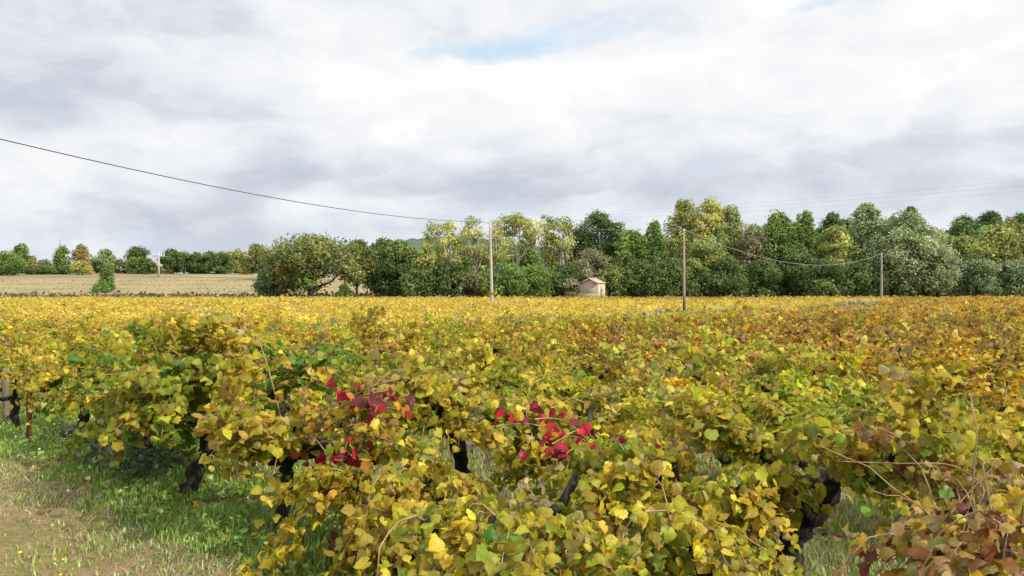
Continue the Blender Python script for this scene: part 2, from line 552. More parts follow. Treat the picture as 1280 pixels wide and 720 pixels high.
def ribbon(name, left, right, mat, zoff, n=60, across=8, wob=0.12, seed=1, label=None):
    """sheet between two polylines, edges slightly uneven, draped on the terrain"""
    left, right = np.asarray(left, float), np.asarray(right, float)
    g = np.random.default_rng(seed)

    def res(p):
        d = np.concatenate([[0], np.cumsum(np.linalg.norm(np.diff(p, axis=0), axis=1))])
        t = np.linspace(0, d[-1], n)
        return np.stack([np.interp(t, d, p[:, 0]), np.interp(t, d, p[:, 1])], 1)
    a, b = res(left), res(right)
    wa = np.convolve(g.normal(0, 1, n + 4), np.ones(5) / 5, 'valid') * wob * 2
    wb = np.convolve(g.normal(0, 1, n + 4), np.ones(5) / 5, 'valid') * wob * 2
    dr = unit(b - a)
    a = a + dr * wa[:, None]
    b = b + dr * wb[:, None]
    t = np.linspace(0, 1, across)
    P = a[:, None, :] * (1 - t)[None, :, None] + b[:, None, :] * t[None, :, None]
    Z = ground_z(P[..., 0], P[..., 1]) + zoff
    V = np.concatenate([P, Z[..., None]], -1).reshape(-1, 3)
    i = np.arange(n - 1)[:, None] * across + np.arange(across - 1)[None, :]
    q = np.stack([i, i + 1, i + across + 1, i + across], -1).reshape(-1, 4)
    w_ = np.minimum(t, 1 - t) * np.linalg.norm(b - a, axis=1).mean() / 0.45
    C = np.repeat(np.tile(np.clip(w_, 0, 1), n)[:, None], 3, 1)
    return tag(link(name, make_mesh(name, V, [q], C, smooth=True), mat), kind='structure')


def rowpt(s, o):
    """s metres along the first row (up-left), o metres to its right"""
    return ROW0 + ROW * s + PER * o


ribbon('dirt_track', [rowpt(s, -4.4) for s in np.arange(-9, 60, 1)], [rowpt(s, -0.45) for s in np.arange(-9, 60, 1)], M['track'], 0.008, n=260, across=24, wob=0.10, seed=3)

ribbon('field_path', [PA + PD * s + PN * 1.7 for s in np.arange(-30, 62, 3)], [PA + PD * s - PN * 1.5 for s in np.arange(-30, 62, 3)], M['path'], 0.012, n=100, across=5, wob=0.3, seed=4)
ribbon('stubble_field', [(-260, 128), (-260, 214)], [(-22, 128), (-22, 214)], M['stubble'], 0.04, n=40, across=120, wob=1.0, seed=5)
ribbon('fallow_strip', [(-260, 214), (-260, 232)], [(-78, 214), (-92, 232)], M['fallow'], 0.06, n=12, across=60, wob=1.0, seed=6)
ribbon('upper_field', [(-78, 218), (-92, 250)], [(-30, 218), (-30, 250)], M['stubble'], 0.05, n=12, across=40, wob=0.8, seed=16)
ribbon('grass_strip', [(-90, 113.5), (-90, 122)], [(-14, 113.5), (-14, 122)], M['lawn'], 0.03, n=12, across=60, wob=0.5, seed=7)

# wooded hill far behind
hx = np.linspace(-420, 330, 300)
hy = np.linspace(330, 760, 140)


def hill_z(x, y):
    x = np.asarray(x, float)
    base = ground_z(x, y) - 3
    ridge = 19 * np.exp(-((x + 40) / 75.0) ** 2) * np.exp(-((y - 500) / 90.0) ** 2) + 14 * np.exp(-((x - 150) / 160.0) ** 2) * np.exp(-((y - 560) / 100.0) ** 2)
    return base + ridge


V, q = sheet(hx, hy, 0, hill_z)
g = np.random.default_rng(11)
V[:, 2] += np.where(V[:, 2] - ground_z(V[:, 0], V[:, 1]) > 1, g.uniform(0, 3.6, len(V)), 0)
tag(link('hill', make_mesh('hill', V, [q], smooth=False), M['hill']), kind='structure')

# ------------------------------------------------------------------ trees
def vary(c, n, hv=0.12, vv=0.22):
    c = np.asarray(c, float)
    v = np.exp(rng.normal(0, vv, (n, 1)))
    h = np.exp(rng.normal(0, hv, (n, 3)))
    return np.clip(c[None] * v * h, 0.004, 0.9)


LEAFCARD = template([(0, 0.0), (0.30, 0.12), (0.46, 0.48), (0.2, 0.86), (0, 1.0)])
CARD_FAR = (np.array([(0, 0.0), (0.46, 0.3), (0.3, 0.85), (-0.12, 1.0), (-0.5, 0.5)]), np.array([(0, 1, 2), (0, 2, 3), (0, 3, 4)]), np.ones(5))

PAL = {
    'oak': [(0.209, 0.241, 0.069), (0.151, 0.197, 0.057), (0.262, 0.260, 0.082)],
    'dark': [(0.130, 0.179, 0.054), (0.157, 0.211, 0.062), (0.099, 0.146, 0.047)],
    'green': [(0.186, 0.279, 0.068), (0.222, 0.318, 0.078), (0.146, 0.227, 0.059)],
    'poplar': [(0.466, 0.468, 0.136), (0.361, 0.403, 0.130), (0.244, 0.311, 0.105), (0.535, 0.501, 0.136)],
    'yellowgreen': [(0.315, 0.357, 0.105), (0.233, 0.292, 0.093), (0.396, 0.403, 0.111)],
    'willow': [(0.291, 0.357, 0.172), (0.233, 0.299, 0.136), (0.349, 0.396, 0.204)],
    'pine': [(0.103, 0.166, 0.049), (0.130, 0.202, 0.057), (0.080, 0.133, 0.045)],
    'orange': [(0.384, 0.292, 0.105), (0.244, 0.253, 0.093), (0.466, 0.325, 0.105)],
    'yellow': [(0.559, 0.494, 0.099), (0.442, 0.416, 0.099), (0.280, 0.311, 0.086)],
    'greyblue': [(0.209, 0.279, 0.130), (0.164, 0.227, 0.099), (0.256, 0.311, 0.160)],
    'tan': [(0.268, 0.253, 0.136), (0.193, 0.202, 0.099), (0.326, 0.318, 0.185)],
}


def tree(name, label, cat, px, d, ytop, wpx, pal, form='round', base=0.12, leaf=0.42, dens=1.0, bark='bark_dark', seed=0, group=None, lean=0.0):
    leaf *= 0.66
    g = np.random.default_rng(seed + 100)
    x = px2x(px, d)
    z0 = float(ground_z(x, d))
    H = top_h(ytop, d) - z0
    W = wpx / F * d
    root = empty(name, (x, d, z0))
    tag(root, label, cat, group)
    blobs = []                                 # centre, radii
    top0 = {'pine': base, 'airy': base, 'bush': 0.0}.get(form, base)

    def prof(t):
        if form == 'tall': return math.sin(math.pi * (0.22 + 0.70 * t)) ** 0.7
        if form == 'airy': return math.sin(math.pi * (0.20 + 0.68 * t)) ** 0.6
        if form == 'pine': return math.sqrt(max(0.03, 1 - ((t - 0.35) / 0.66) ** 2))
        if form == 'bush': return math.sqrt(max(0.03, 1 - (t * 0.98) ** 2))
        return math.sqrt(max(0.03, 1 - ((t - 0.40) / 0.61) ** 2)) if t > 0.40 else 0.78 + 0.22 * t / 0.40
    br = {'tall': 0.17, 'airy': 0.16, 'pine': 0.15, 'bush': 0.20, 'willow': 0.14, 'broad': 0.105}.get(form, 0.15)
    hz = (1 - top0) * H
    ratio = hz / max(W, 0.5)
    nb = int({'tall': 34, 'airy': 26, 'pine': 44, 'bush': 34, 'willow': 60, 'broad': 105}.get(form, 52) * max(0.6, min(1.9, ratio)))
    for i in range(nb):
        u = g.uniform(0, 2 * np.pi)
        t = g.uniform(0, 1)
        rb = max(0.25, br * W * g.uniform(0.6, 1.3))
        lump = 1 + 0.16 * math.sin(3 * u + seed) + 0.10 * math.sin(5 * u + 9 * t + seed)
        rad = max(0.0, prof(t) * W / 2 * lump - rb * 0.6) * g.uniform(0.25, 1) ** 0.45
        zc = top0 * H + rb * 0.7 + t * (hz - rb * 1.35)
        blobs.append((np.array([math.cos(u) * rad + lean * zc, math.sin(u) * rad * 0.9, zc]), np.array([rb, rb, rb * (0.78 if form != 'tall' else 1.2)])))
    # leading top clump so that the silhouette reaches its height
    rb = br * W * 0.8
    blobs.append((np.array([lean * H + g.uniform(-0.08, 0.08) * W, 0, H - rb * 0.7]), np.array([rb, rb, rb * 0.8])))
    pos, nrm, c = [], [], []
    pl = PAL[pal]
    for bc, br_ in blobs:
        area = 4 * math.pi * br_[0] * br_[2]
        n = int(area * 1.9 * dens / (leaf * leaf))
        n = max(24, min(n, 520))
        dr = unit(g.normal(0, 1, (n, 3)))
        rr = g.uniform(0.45, 1.08, (n, 1)) ** 0.6
        # knobbly surface
        kn = 1 + 0.20 * np.sin(dr[:, :1] * 7 + bc[0]) * np.sin(dr[:, 1:2] * 6 + bc[1] * 2) + 0.14 * np.sin(dr[:, 2:] * 9 + bc[2])
        p = bc + dr * br_ * rr * kn * g.uniform(0.85, 1.2, (n, 1))
        pos.append(p)
        nrm.append(dr * 0.8 + np.array([0, 0, 0.25]) + g.normal(0, 0.65, (n, 3)))
        bcx = np.array(pl[g.integers(len(pl))]) * math.exp(g.normal(0, 0.16))
        c.append(vary(bcx, n, 0.07, 0.15))
    pos, nrm, c = np.concatenate(pos), np.concatenate(nrm), np.concatenate(c)
    q_ = np.zeros(len(pos))
    for lam, am in ((0.30, 1.0), (0.16, 0.8), (0.09, 0.6)):
        for _ in range(3):
            kv = unit(g.normal(0, 1, 3)) * 2 * np.pi / (lam * max(2.5, min(W, H)) * g.uniform(0.8, 1.25))
            q_ += am * np.sin(pos @ kv + g.uniform(0, 6.28))
    pos = pos + unit(nrm) * (0.035 * W * q_ / 1.7)[:, None] * np.array([1, 1, 0.8])
    thr = {'airy': -0.7, 'tall': -1.0, 'willow': -1.1, 'pine': -1.3}.get(form, -1.2)
    keep = (pos[:, 2] > 0.05) & (q_ > thr)
    pos, nrm, c = pos[keep], nrm[keep], c[keep]
    n = len(pos)
    tip = g.normal(0, 1, (n, 3)) + (np.array([0, 0, -0.9]) if form == 'willow' else 0)
    V, tr, C = leaves_geo(CARD_FAR, pos, nrm, tip, leaf * g.uniform(0.55, 1.25, n), g.normal(0, 0.3, (n, 2)), c, c)
    # trunk and limbs
    mb = MB()
    r0 = max(0.07, (0.020 * H + 0.010 * W)) * (1.5 if form == 'broad' else 1)
    if form in ('airy',): r0 *= 0.85
    th = H * (0.62 if form in ('tall', 'airy', 'pine') else 0.42)
    if form == 'bush': th = H * 0.5; r0 *= 0.6
    n_ = 7
    tt = np.linspace(0, 1, n_)
    tp = np.stack([lean * th * tt + np.cumsum(g.normal(0, 0.012 * H, n_)) * (tt > 0), np.cumsum(g.normal(0, 0.012 * H, n_)) * (tt > 0), th * tt], 1)
    tp[0, 2] = -0.15
    mb.tube(tp, r0 * (1 - 0.55 * tt), 8, rough=0.1, seed=seed)
    for bc, br_ in blobs[::3]:
        t0 = g.uniform(0.35, 0.95)
        s_ = np.array([np.interp(t0, tt, tp[:, k_]) for k_ in range(3)])
        e_ = bc.copy()
        if e_[2] < s_[2] * 0.7: continue
        md = (s_ + e_) / 2 + np.array([0, 0, -0.04 * H]) + g.normal(0, 0.02 * H, 3)
        mb.tube(np.array([s_, md, e_]), [r0 * 0.42, r0 * 0.28, r0 * 0.10], 5)
    mb.build('trunk', M[bark], root, smooth=True)
    link('crown', make_mesh('crown', V, [tr], C), M['tree_leaf'], root)
    return root


WOOD = 'trees along the wood edge behind the vineyard'
FARG = 'trees and bushes across the stubble field'
T = [
    # name, label, category, px, d, ytop, wpx, palette, form, kwargs
    ('oak_tree', 'broad spreading olive oak standing alone before the stubble field', 'tree', 389, 118, 297, 138, 'oak', 'broad', dict(base=0.12, leaf=0.45)),
    ('oak_tree', 'smaller olive oak touching the right side of the broad oak', 'tree', 447, 121, 302, 50, 'oak', 'round', dict(base=0.30, leaf=0.42)),
    ('shrub', 'grey green shrub at the left foot of the broad oak', 'shrub', 336, 117, 336, 44, 'greyblue', 'bush', dict(leaf=0.38)),
    ('shrub', 'round green bush under the gap right of the broad oak', 'shrub', 430, 116, 357, 26, 'green', 'bush', dict(leaf=0.3)),
    ('broadleaf_tree', 'dark green oak with low dense crown left of the poplars', 'tree', 497, 121, 303, 66, 'dark', 'round', dict(base=0.05, leaf=0.4, dens=1.15)),
    ('broadleaf_tree', 'green tree with yellow side at the left edge of the poplars', 'tree', 531, 120, 306, 36, 'yellowgreen', 'round', dict(base=0.05, leaf=0.38)),
    ('poplar_tree', 'airy poplar with pale stem, leftmost of the poplar row', 'tree', 541, 126, 277, 30, 'poplar', 'airy', dict(base=0.42, bark='bark_pale', leaf=0.36, dens=0.6)),
    ('poplar_tree', 'yellowing poplar second from the left in the poplar row', 'tree', 563, 125, 275, 32, 'poplar', 'airy', dict(base=0.42, bark='bark_pale', leaf=0.36, dens=0.65)),
    ('poplar_tree', 'yellow poplar just left of the pale utility pole', 'tree', 592, 126, 271, 36, 'poplar', 'airy', dict(base=0.45, bark='bark_pale', leaf=0.36, dens=0.65)),
    ('poplar_tree', 'narrow poplar hidden partly behind the pale utility pole', 'tree', 622, 131, 276, 28, 'poplar', 'airy', dict(base=0.42, bark='bark_pale', leaf=0.36, dens=0.6)),
    ('poplar_tree', 'widest yellow poplar with forked pale trunk right of the pale pole', 'tree', 648, 124, 268, 58, 'poplar', 'airy', dict(base=0.46, bark='bark_pale', leaf=0.38, dens=0.75)),
    ('poplar_tree', 'slim poplar between the forked poplar and the umbrella pine', 'tree', 684, 125, 269, 30, 'poplar', 'airy', dict(base=0.46, bark='bark_pale', leaf=0.36, dens=0.65)),
    ('poplar_tree', 'yellow poplar touching the left side of the umbrella pine', 'tree', 704, 124, 271, 34, 'poplar', 'airy', dict(base=0.46, bark='bark_pale', leaf=0.36, dens=0.65)),
    ('pine_tree', 'dark umbrella pine rising behind the stone hut', 'tree', 747, 127, 267, 68, 'pine', 'pine', dict(base=0.48, leaf=0.36, dens=1.2)),
    ('broadleaf_tree', 'greyish half bare tree behind the stone hut', 'tree', 738, 123, 312, 60, 'tan', 'round', dict(base=0.1, leaf=0.36, dens=0.8)),
    ('broadleaf_tree', 'green tree just right of the umbrella pine', 'tree', 788, 124, 288, 52, 'green', 'round', dict(base=0.06, leaf=0.4)),
    ('broadleaf_tree', 'narrow green tree left of the tall pale poplars', 'tree', 817, 125, 279, 34, 'green', 'tall', dict(base=0.06, leaf=0.4)),
    ('poplar_tree', 'tallest pale poplar above the grey utility pole', 'tree', 855, 127, 251, 44, 'yellowgreen', 'tall', dict(base=0.25, leaf=0.38, dens=0.75, bark='bark_pale')),
    ('poplar_tree', 'pale yellow poplar beside the tallest one', 'tree', 888, 126, 250, 46, 'poplar', 'tall', dict(base=0.28, leaf=0.38, dens=0.75, bark='bark_pale')),
    ('poplar_tree', 'shorter pale poplar right of the tallest pair', 'tree', 915, 127, 260, 40, 'yellowgreen', 'tall', dict(base=0.2, leaf=0.38, dens=0.75, bark='bark_pale')),
    ('broadleaf_tree', 'olive and green tree below the tall pale poplars', 'tree', 882, 122, 298, 72, 'yellowgreen', 'round', dict(base=0.05, leaf=0.42)),
    ('broadleaf_tree', 'brown tinged tree between the poplars and the bright green tree', 'tree', 942, 124, 284, 44, 'tan', 'round', dict(base=0.05, leaf=0.4)),
    ('broadleaf_tree', 'bright green leafy tree left of the sagging cable', 'tree', 973, 125, 268, 50, 'green', 'tall', dict(base=0.1, leaf=0.42)),
    ('broadleaf_tree', 'bright green tree with pointed crown above the cable sag', 'tree', 1006, 125, 265, 40, 'green', 'tall', dict(base=0.1, leaf=0.42)),
    ('broadleaf_tree', 'low dark green tree under the sagging cable', 'tree', 1000, 122, 314, 66, 'dark', 'round', dict(base=0.04, leaf=0.4)),
    ('pine_tree', 'small dark pine top showing above the mixed trees', 'tree', 1040, 131, 266, 34, 'pine', 'pine', dict(base=0.5, leaf=0.36)),
    ('broadleaf_tree', 'olive tree left of the short utility pole', 'tree', 1045, 123, 284, 56, 'yellowgreen', 'round', dict(base=0.05, leaf=0.42)),
    ('willow_tree', 'grey green tree directly behind the short utility pole', 'tree', 1085, 125, 254, 56, 'willow', 'willow', dict(base=0.08, leaf=0.4)),
    ('willow_tree', 'large silvery willow with drooping crown right of the short pole', 'tree', 1128, 121, 266, 98, 'willow', 'willow', dict(base=0.05, leaf=0.42)),
    ('willow_tree', 'low silvery willow limb mass at the wood corner', 'tree', 1160, 119, 300, 64, 'willow', 'willow', dict(base=0.12, leaf=0.4)),
    ('pine_tree', 'round pine top peeking above the silvery willow', 'tree', 1139, 140, 260, 26, 'pine', 'pine', dict(base=0.6, leaf=0.36)),
    ('pine_tree', 'dark pine behind the wood, left of the two at right', 'tree', 1205, 150, 273, 58, 'pine', 'pine', dict(base=0.45, leaf=0.4, dens=1.2)),
    ('pine_tree', 'dark flat topped pine behind the right hand trees', 'tree', 1238, 152, 267, 52, 'pine', 'pine', dict(base=0.45, leaf=0.4, dens=1.2)),
    ('pine_tree', 'dark pine cut by the right edge of the view', 'tree', 1280, 150, 269, 60, 'pine', 'pine', dict(base=0.45, leaf=0.4, dens=1.2)),
    ('broadleaf_tree', 'yellowish tree between the silvery willow and the right edge', 'tree', 1206, 128, 295, 50, 'yellowgreen', 'round', dict(base=0.05, leaf=0.42)),
    ('broadleaf_tree', 'large yellow green tree near the right edge of the view', 'tree', 1246, 122, 283, 66, 'yellowgreen', 'round', dict(base=0.04, leaf=0.42)),
    ('broadleaf_tree', 'orange tinged tree cut by the right edge of the view', 'tree', 1290, 122, 290, 62, 'orange', 'round', dict(base=0.04, leaf=0.42)),
    ('broadleaf_tree', 'greyish low tree in front of the right hand yellow trees', 'tree', 1222, 119, 322, 60, 'greyblue', 'round', dict(base=0.03, leaf=0.4)),
    ('broadleaf_tree', 'greyish low tree at the right edge under the orange one', 'tree', 1272, 119, 326, 62, 'greyblue', 'round', dict(base=0.03, leaf=0.4)),
]
shr = [(520, 338, 40, 'dark'), (556, 330, 44, 'dark'), (590, 342, 40, 'tan'), (634, 336, 50, 'green'), (672, 334, 46, 'green'), (706, 338, 40, 'dark'),
       (716, 352, 20, 'tan'), (765, 340, 34, 'oak'), (800, 330, 48, 'dark'), (840, 324, 54, 'dark'), (905, 326, 60, 'dark'), (950, 328, 54, 'dark'),
       (1032, 330, 52, 'dark'), (1076, 332, 48, 'dark'), (1136, 340, 40, 'green')]
for i, (px, yt, w_, pal) in enumerate(shr):
    lab = {0: 'dark shrub below the yellow sided tree', 1: 'dark shrub under the left poplars', 2: 'tan green bush left of the pale utility pole',
           3: 'green shrub just right of the pale utility pole', 4: 'green shrub below the forked poplar', 5: 'dark shrub left of the stone hut',
           6: 'small tan bush touching the left wall of the hut', 7: 'olive bush right behind the stone hut', 8: 'dark shrub right of the hut clearing',
           9: 'dark shrub just left of the grey utility pole', 10: 'dark shrub under the pale poplars right of the grey pole', 11: 'dark shrub below the brown tinged tree',
           12: 'dark shrub below the right part of the cable sag', 13: 'dark shrub just left of the short utility pole', 14: 'green shrub at the foot of the silvery willow'}[i]
    T.append(('shrub', lab, 'shrub', px, 118.0 + (i % 3) * 1.4, yt - (i * 5) % 9, w_ * 1.25, pal, 'round', dict(base=0.0, leaf=0.40, dens=1.0)))
for i, t in enumerate(T):
    kw = dict(t[9])
    tree(*t[:9], seed=i, group=WOOD, **kw)
# trees deeper in the wood, seen only as dark mass in the gaps
for i, px in enumerate(range(478, 1335, 29)):
    yt = 300 if px < 770 else (285 if px < 940 else 273)
    tree('broadleaf_tree', 'green tree deeper inside the wood, showing through gaps', 'tree', px, 136 + 5 * (i % 3), yt + (i * 7) % 17, 54, ('dark', 'green', 'oak', 'dark', 'yellowgreen')[i % 5], 'round', base=0.02, leaf=0.6, dens=0.9, seed=300 + i, group='trees deeper inside the wood')

L = [
    ('broadleaf_tree', 'yellow green tree cut by the left edge of the view', 'tree', 2, 236, 316, 54, 'green', 'round', dict(base=0.05)),
    ('broadleaf_tree', 'round dark green tree second from the left edge', 'tree', 27, 255, 306, 30, 'green', 'round', dict(base=0.1)),
    ('shrub', 'small orange bush right of the round dark tree', 'shrub', 40, 250, 325, 14, 'orange', 'bush', {}),
    ('broadleaf_tree', 'green pointed tree under the thin mast', 'tree', 77, 255, 309, 20, 'green', 'tall', dict(base=0.1)),
    ('broadleaf_tree', 'green and rust tree right of the thin mast', 'tree', 101, 255, 307, 24, 'orange', 'round', dict(base=0.1)),
    ('shrub', 'yellow bush below the rust coloured tree', 'shrub', 103, 240, 327, 24, 'yellow', 'bush', {}),
    ('broadleaf_tree', 'pale green round tree on the skyline behind the lone sapling', 'tree', 133, 258, 312, 26, 'willow', 'round', dict(base=0.15)),
    ('small_tree', 'lone ragged green sapling standing at the front of the stubble field', 'tree', 134, 150, 330, 20, 'green', 'tall', dict(base=0.05, leaf=0.32, dens=0.7)),
    ('shrub', 'green scrub at the foot of the lone sapling', 'shrub', 128, 149, 353, 26, 'green', 'bush', dict(leaf=0.3)),
    ('broadleaf_tree', 'large dark tree left of the distant crossarm pole', 'tree', 172, 250, 309, 36, 'dark', 'round', dict(base=0.03)),
    ('shrub', 'low dark shrub between the large dark tree and the crossarm pole', 'shrub', 187, 246, 325, 22, 'dark', 'bush', {}),
    ('broadleaf_tree', 'olive tree left behind the broad oak', 'tree', 322, 205, 307, 42, 'oak', 'round', dict(base=0.05)),
    ('broadleaf_tree', 'light green tree on the skyline left of the olive one', 'tree', 296, 252, 312, 30, 'yellowgreen', 'round', dict(base=0.05)),
    ('shrub', 'red brown bush below the olive tree', 'shrub', 306, 240, 330, 18, 'orange', 'bush', {}),
]
for i, (px, yt) in enumerate([(44, 334), (62, 336), (80, 333)]):
    L.append(('shrub', ['left', 'middle', 'right'][i] + ' dark shrub of the hedge below the thin mast', 'shrub', px, 244, yt, 26, 'dark', 'bush', {}))
for i, (px, yt) in enumerate([(55, 326), (118, 326), (150, 325)]):
    L.append(('shrub', ['brown shrub left of the thin mast', 'brown shrub left of the pale round tree', 'brown shrub right of the pale round tree'][i], 'shrub', px, 262, yt, 28, 'tan', 'bush', {}))
for i, (px, yt) in enumerate([(214, 313), (230, 316), (246, 317), (262, 316), (278, 316)]):
    L.append(('broadleaf_tree', ['tallest dark tree of the distant hedgerow, right of the crossarm pole', 'second dark tree of the distant hedgerow from the crossarm pole',
                                 'middle dark tree of the distant hedgerow', 'second dark tree from the right end of the distant hedgerow',
                                 'dark tree at the right end of the distant hedgerow'][i], 'tree', px, 250 - i, yt, 30, 'dark', 'round', dict(base=0.0, dens=1.2)))
for i, px in enumerate(list(range(-4, 214, 15)) + [300, 318, 336]):
    L.append(('shrub', 'low scrub bush in the dense far hedge line behind the stubble field', 'shrub', px, 263 + 2 * (i % 3), 329 + (i * 5) % 8, 24, ('dark', 'oak', 'tan', 'green', 'orange')[(i * 3) % 5], 'round', dict(base=0.0)))
for i, t in enumerate(L):
    kw = dict(leaf=0.55)
    kw.update(t[9])
    tree(*t[:9], seed=500 + i, group=FARG, **kw)

# weedy verge in front of the stubble
g = np.random.default_rng(61)
n = 11000
x = g.uniform(-95, -12, n)
y = 124 + g.normal(0, 1.4, n) + 2.0 * np.sin(x * 0.2)
z = ground_z(x, y) + np.abs(g.normal(0.1, 0.32, n))
c = vary((0.15, 0.135, 0.06), n, 0.2, 0.35)
V, tr, C = leaves_geo(CARD_FAR, np.stack([x, y, z], 1), g.normal(0, 1, (n, 3)), g.normal(0, 1, (n, 3)) + (0, 0, 1), g.uniform(0.2, 0.5, n), g.normal(0, 0.3, (n, 2)), c, c)
tag(link('verge_weeds', make_mesh('verge_weeds', V, [tr], C), M['tree_leaf']), 'brown weedy verge along the front of the stubble field', 'weeds', kind='stuff')

# strips of green and rusty weeds across the stubble
g = np.random.default_rng(63)
n = 26000
x = g.uniform(-200, -24, n)
y = np.array([143.0, 158.0, 176.0, 197.0])[g.integers(4, size=n)] + 0.03 * x + 5 * np.sin(x * 0.05) + g.normal(0, 4.5, n)
ok = np.sin(x * 0.11 + y) + np.sin(x * 0.043 + 2 * y) + g.normal(0, 0.4, n) > 0.2
x, y = x[ok], y[ok]
n = len(x)
c = np.array([(0.19, 0.19, 0.075), (0.24, 0.175, 0.09), (0.26, 0.22, 0.11)])[g.integers(3, size=n)] * np.exp(g.normal(0, 0.2, (n, 1)))
V, tr, C = leaves_geo(CARD_FAR, np.stack([x, y, ground_z(x, y) + np.abs(g.normal(0.02, 0.05, n))], 1), g.normal(0, 1, (n, 3)), g.normal(0, 1, (n, 3)) + (0, 0, 1), g.uniform(0.10, 0.24, n), g.normal(0, 0.3, (n, 2)), c, c)
tag(link('field_weeds', make_mesh('field_weeds', V, [tr], C), M['tree_leaf']), 'broken strips of green and rusty weeds across the stubble field', 'weeds', kind='stuff')

# pale dry weeds along the field path
g = np.random.default_rng(62)
n = 9000
s_ = g.uniform(-28, 58, n)
q_ = g.normal(0, 0.75, n)
P_ = PA[None] + PD[None] * s_[:, None] + PN[None] * q_[:, None]
hgt = np.abs(g.normal(0.22, 0.20, n)) + 0.03
z = ground_z(P_[:, 0], P_[:, 1]) + hgt
c = np.array([(0.31, 0.28, 0.19), (0.22, 0.22, 0.12), (0.36, 0.33, 0.25), (0.26, 0.19, 0.10)])[g.integers(4, size=n)] * np.exp(g.normal(0, 0.2, (n, 1)))
V, tr, C = leaves_geo(CARD_FAR, np.stack([P_[:, 0], P_[:, 1], z], 1), g.normal(0, 1, (n, 3)), g.normal(0, 0.5, (n, 3)) + (0, 0, 1), g.uniform(0.12, 0.34, n), g.normal(0, 0.3, (n, 2)), c, c)
tag(link('path_weeds', make_mesh('path_weeds', V, [tr], C), M['tree_leaf']), 'pale grey dry weeds along the path between the two vineyards', 'weeds', kind='stuff')

# ------------------------------------------------------------------ stone hut
def hut():
    d = 113.0
    x = px2x(741, d)
    a = R(-29)                                 # gable front looks left and forward
    root = empty('stone_hut', (x, d, 0.0), 0)
    root.rotation_euler = (0, 0, a)
    tag(root, 'small stone field hut with tiled gable roof before the wood', 'hut')
    W2, L2, he, hp = 1.18, 1.15, 2.27, 2.80     # local: gable face is -y, long wall +x lit
    mb = MB()
    t = 0.28
    # walls as a shell: front gable, back gable, left wall, right wall with slot opening
    def gable(y0, y1, c):
        P = [(-W2, 0), (W2, 0), (W2, he), (0, hp), (-W2, he)]
        V = [(px_, y0, z) for px_, z in P] + [(px_, y1, z) for px_, z in P]
        mb.add(V, [np.array([(0, 1, 2, 3, 4)]), np.array([(9, 8, 7, 6, 5)]), np.array([(i, i + 5, (i + 1) % 5 + 5, (i + 1) % 5) for i in range(5)])], c)
    gable(-L2, -L2 + t, (0.80, 0.78, 0.76))
    gable(L2 - t, L2, (0.85, 0.82, 0.78))
    mb.box((-W2, -L2 + t, 0), (-W2 + t, L2 - t, he - 0.02), (0.85, 0.82, 0.78))
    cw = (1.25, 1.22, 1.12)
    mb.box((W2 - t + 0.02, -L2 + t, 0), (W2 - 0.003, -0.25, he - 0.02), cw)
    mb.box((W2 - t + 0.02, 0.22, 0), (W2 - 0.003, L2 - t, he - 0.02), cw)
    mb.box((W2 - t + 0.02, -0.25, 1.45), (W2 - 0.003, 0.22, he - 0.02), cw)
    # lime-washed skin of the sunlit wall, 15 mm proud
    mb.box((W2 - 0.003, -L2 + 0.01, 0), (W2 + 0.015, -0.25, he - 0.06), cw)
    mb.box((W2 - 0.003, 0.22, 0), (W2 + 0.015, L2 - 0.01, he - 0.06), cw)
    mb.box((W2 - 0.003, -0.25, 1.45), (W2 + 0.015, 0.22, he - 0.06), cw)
    mb.build('wall', M['stone'], root)
    pl = MB()
    pl.box((-W2 - 0.05, -L2 - 0.06, 0), (W2 - 0.02, -L2 - 0.002, 1.02), (0.78, 0.76, 0.72))
    pl.build('plinth', M['stone'], root)
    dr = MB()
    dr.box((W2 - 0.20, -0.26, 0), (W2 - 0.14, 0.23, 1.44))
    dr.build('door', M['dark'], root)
    li = MB()
    li.box((W2 + 0.016, -0.40, 1.46), (W2 + 0.05, 0.38, 1.64), (1.0, 0.95, 0.85))
    li.build('lintel', M['stone'], root)
    rf = MB()
    for s in (1, -1):
        ex, ez = s * (W2 + 0.09), he - 0.03
        nrm = np.array([hp - he + 0.1, 0, W2 + 0.18])
        # a slab plus rows of half-round tiles running down the slope
        e = np.array([(0, -L2 - 0.14, hp + 0.02), (0, L2 + 0.14, hp + 0.02), (ex, L2 + 0.14, ez + 0.02), (ex, -L2 - 0.14, ez + 0.02)])
        up = np.array([0, 0, 0.04])
        V = np.concatenate([e, e + up])
        rf.add(V, [np.array([(0, 1, 2, 3), (7, 6, 5, 4), (0, 4, 5, 1), (1, 5, 6, 2), (2, 6, 7, 3), (3, 7, 4, 0)])])
        for yy in np.arange(-L2 - 0.05, L2 + 0.12, 0.21):
            rf.tube([(0, yy, hp + 0.08), (ex * 0.5, yy, (hp + ez) / 2 + 0.065), (ex * 1.03, yy, ez + 0.055)], [0.05, 0.055, 0.06], 6)
    rf.tube([(0, -L2 - 0.15, hp + 0.09), (0, L2 + 0.15, hp + 0.09)], 0.08, 8)
    rf.build('roof', M['tile'], root)


hut()

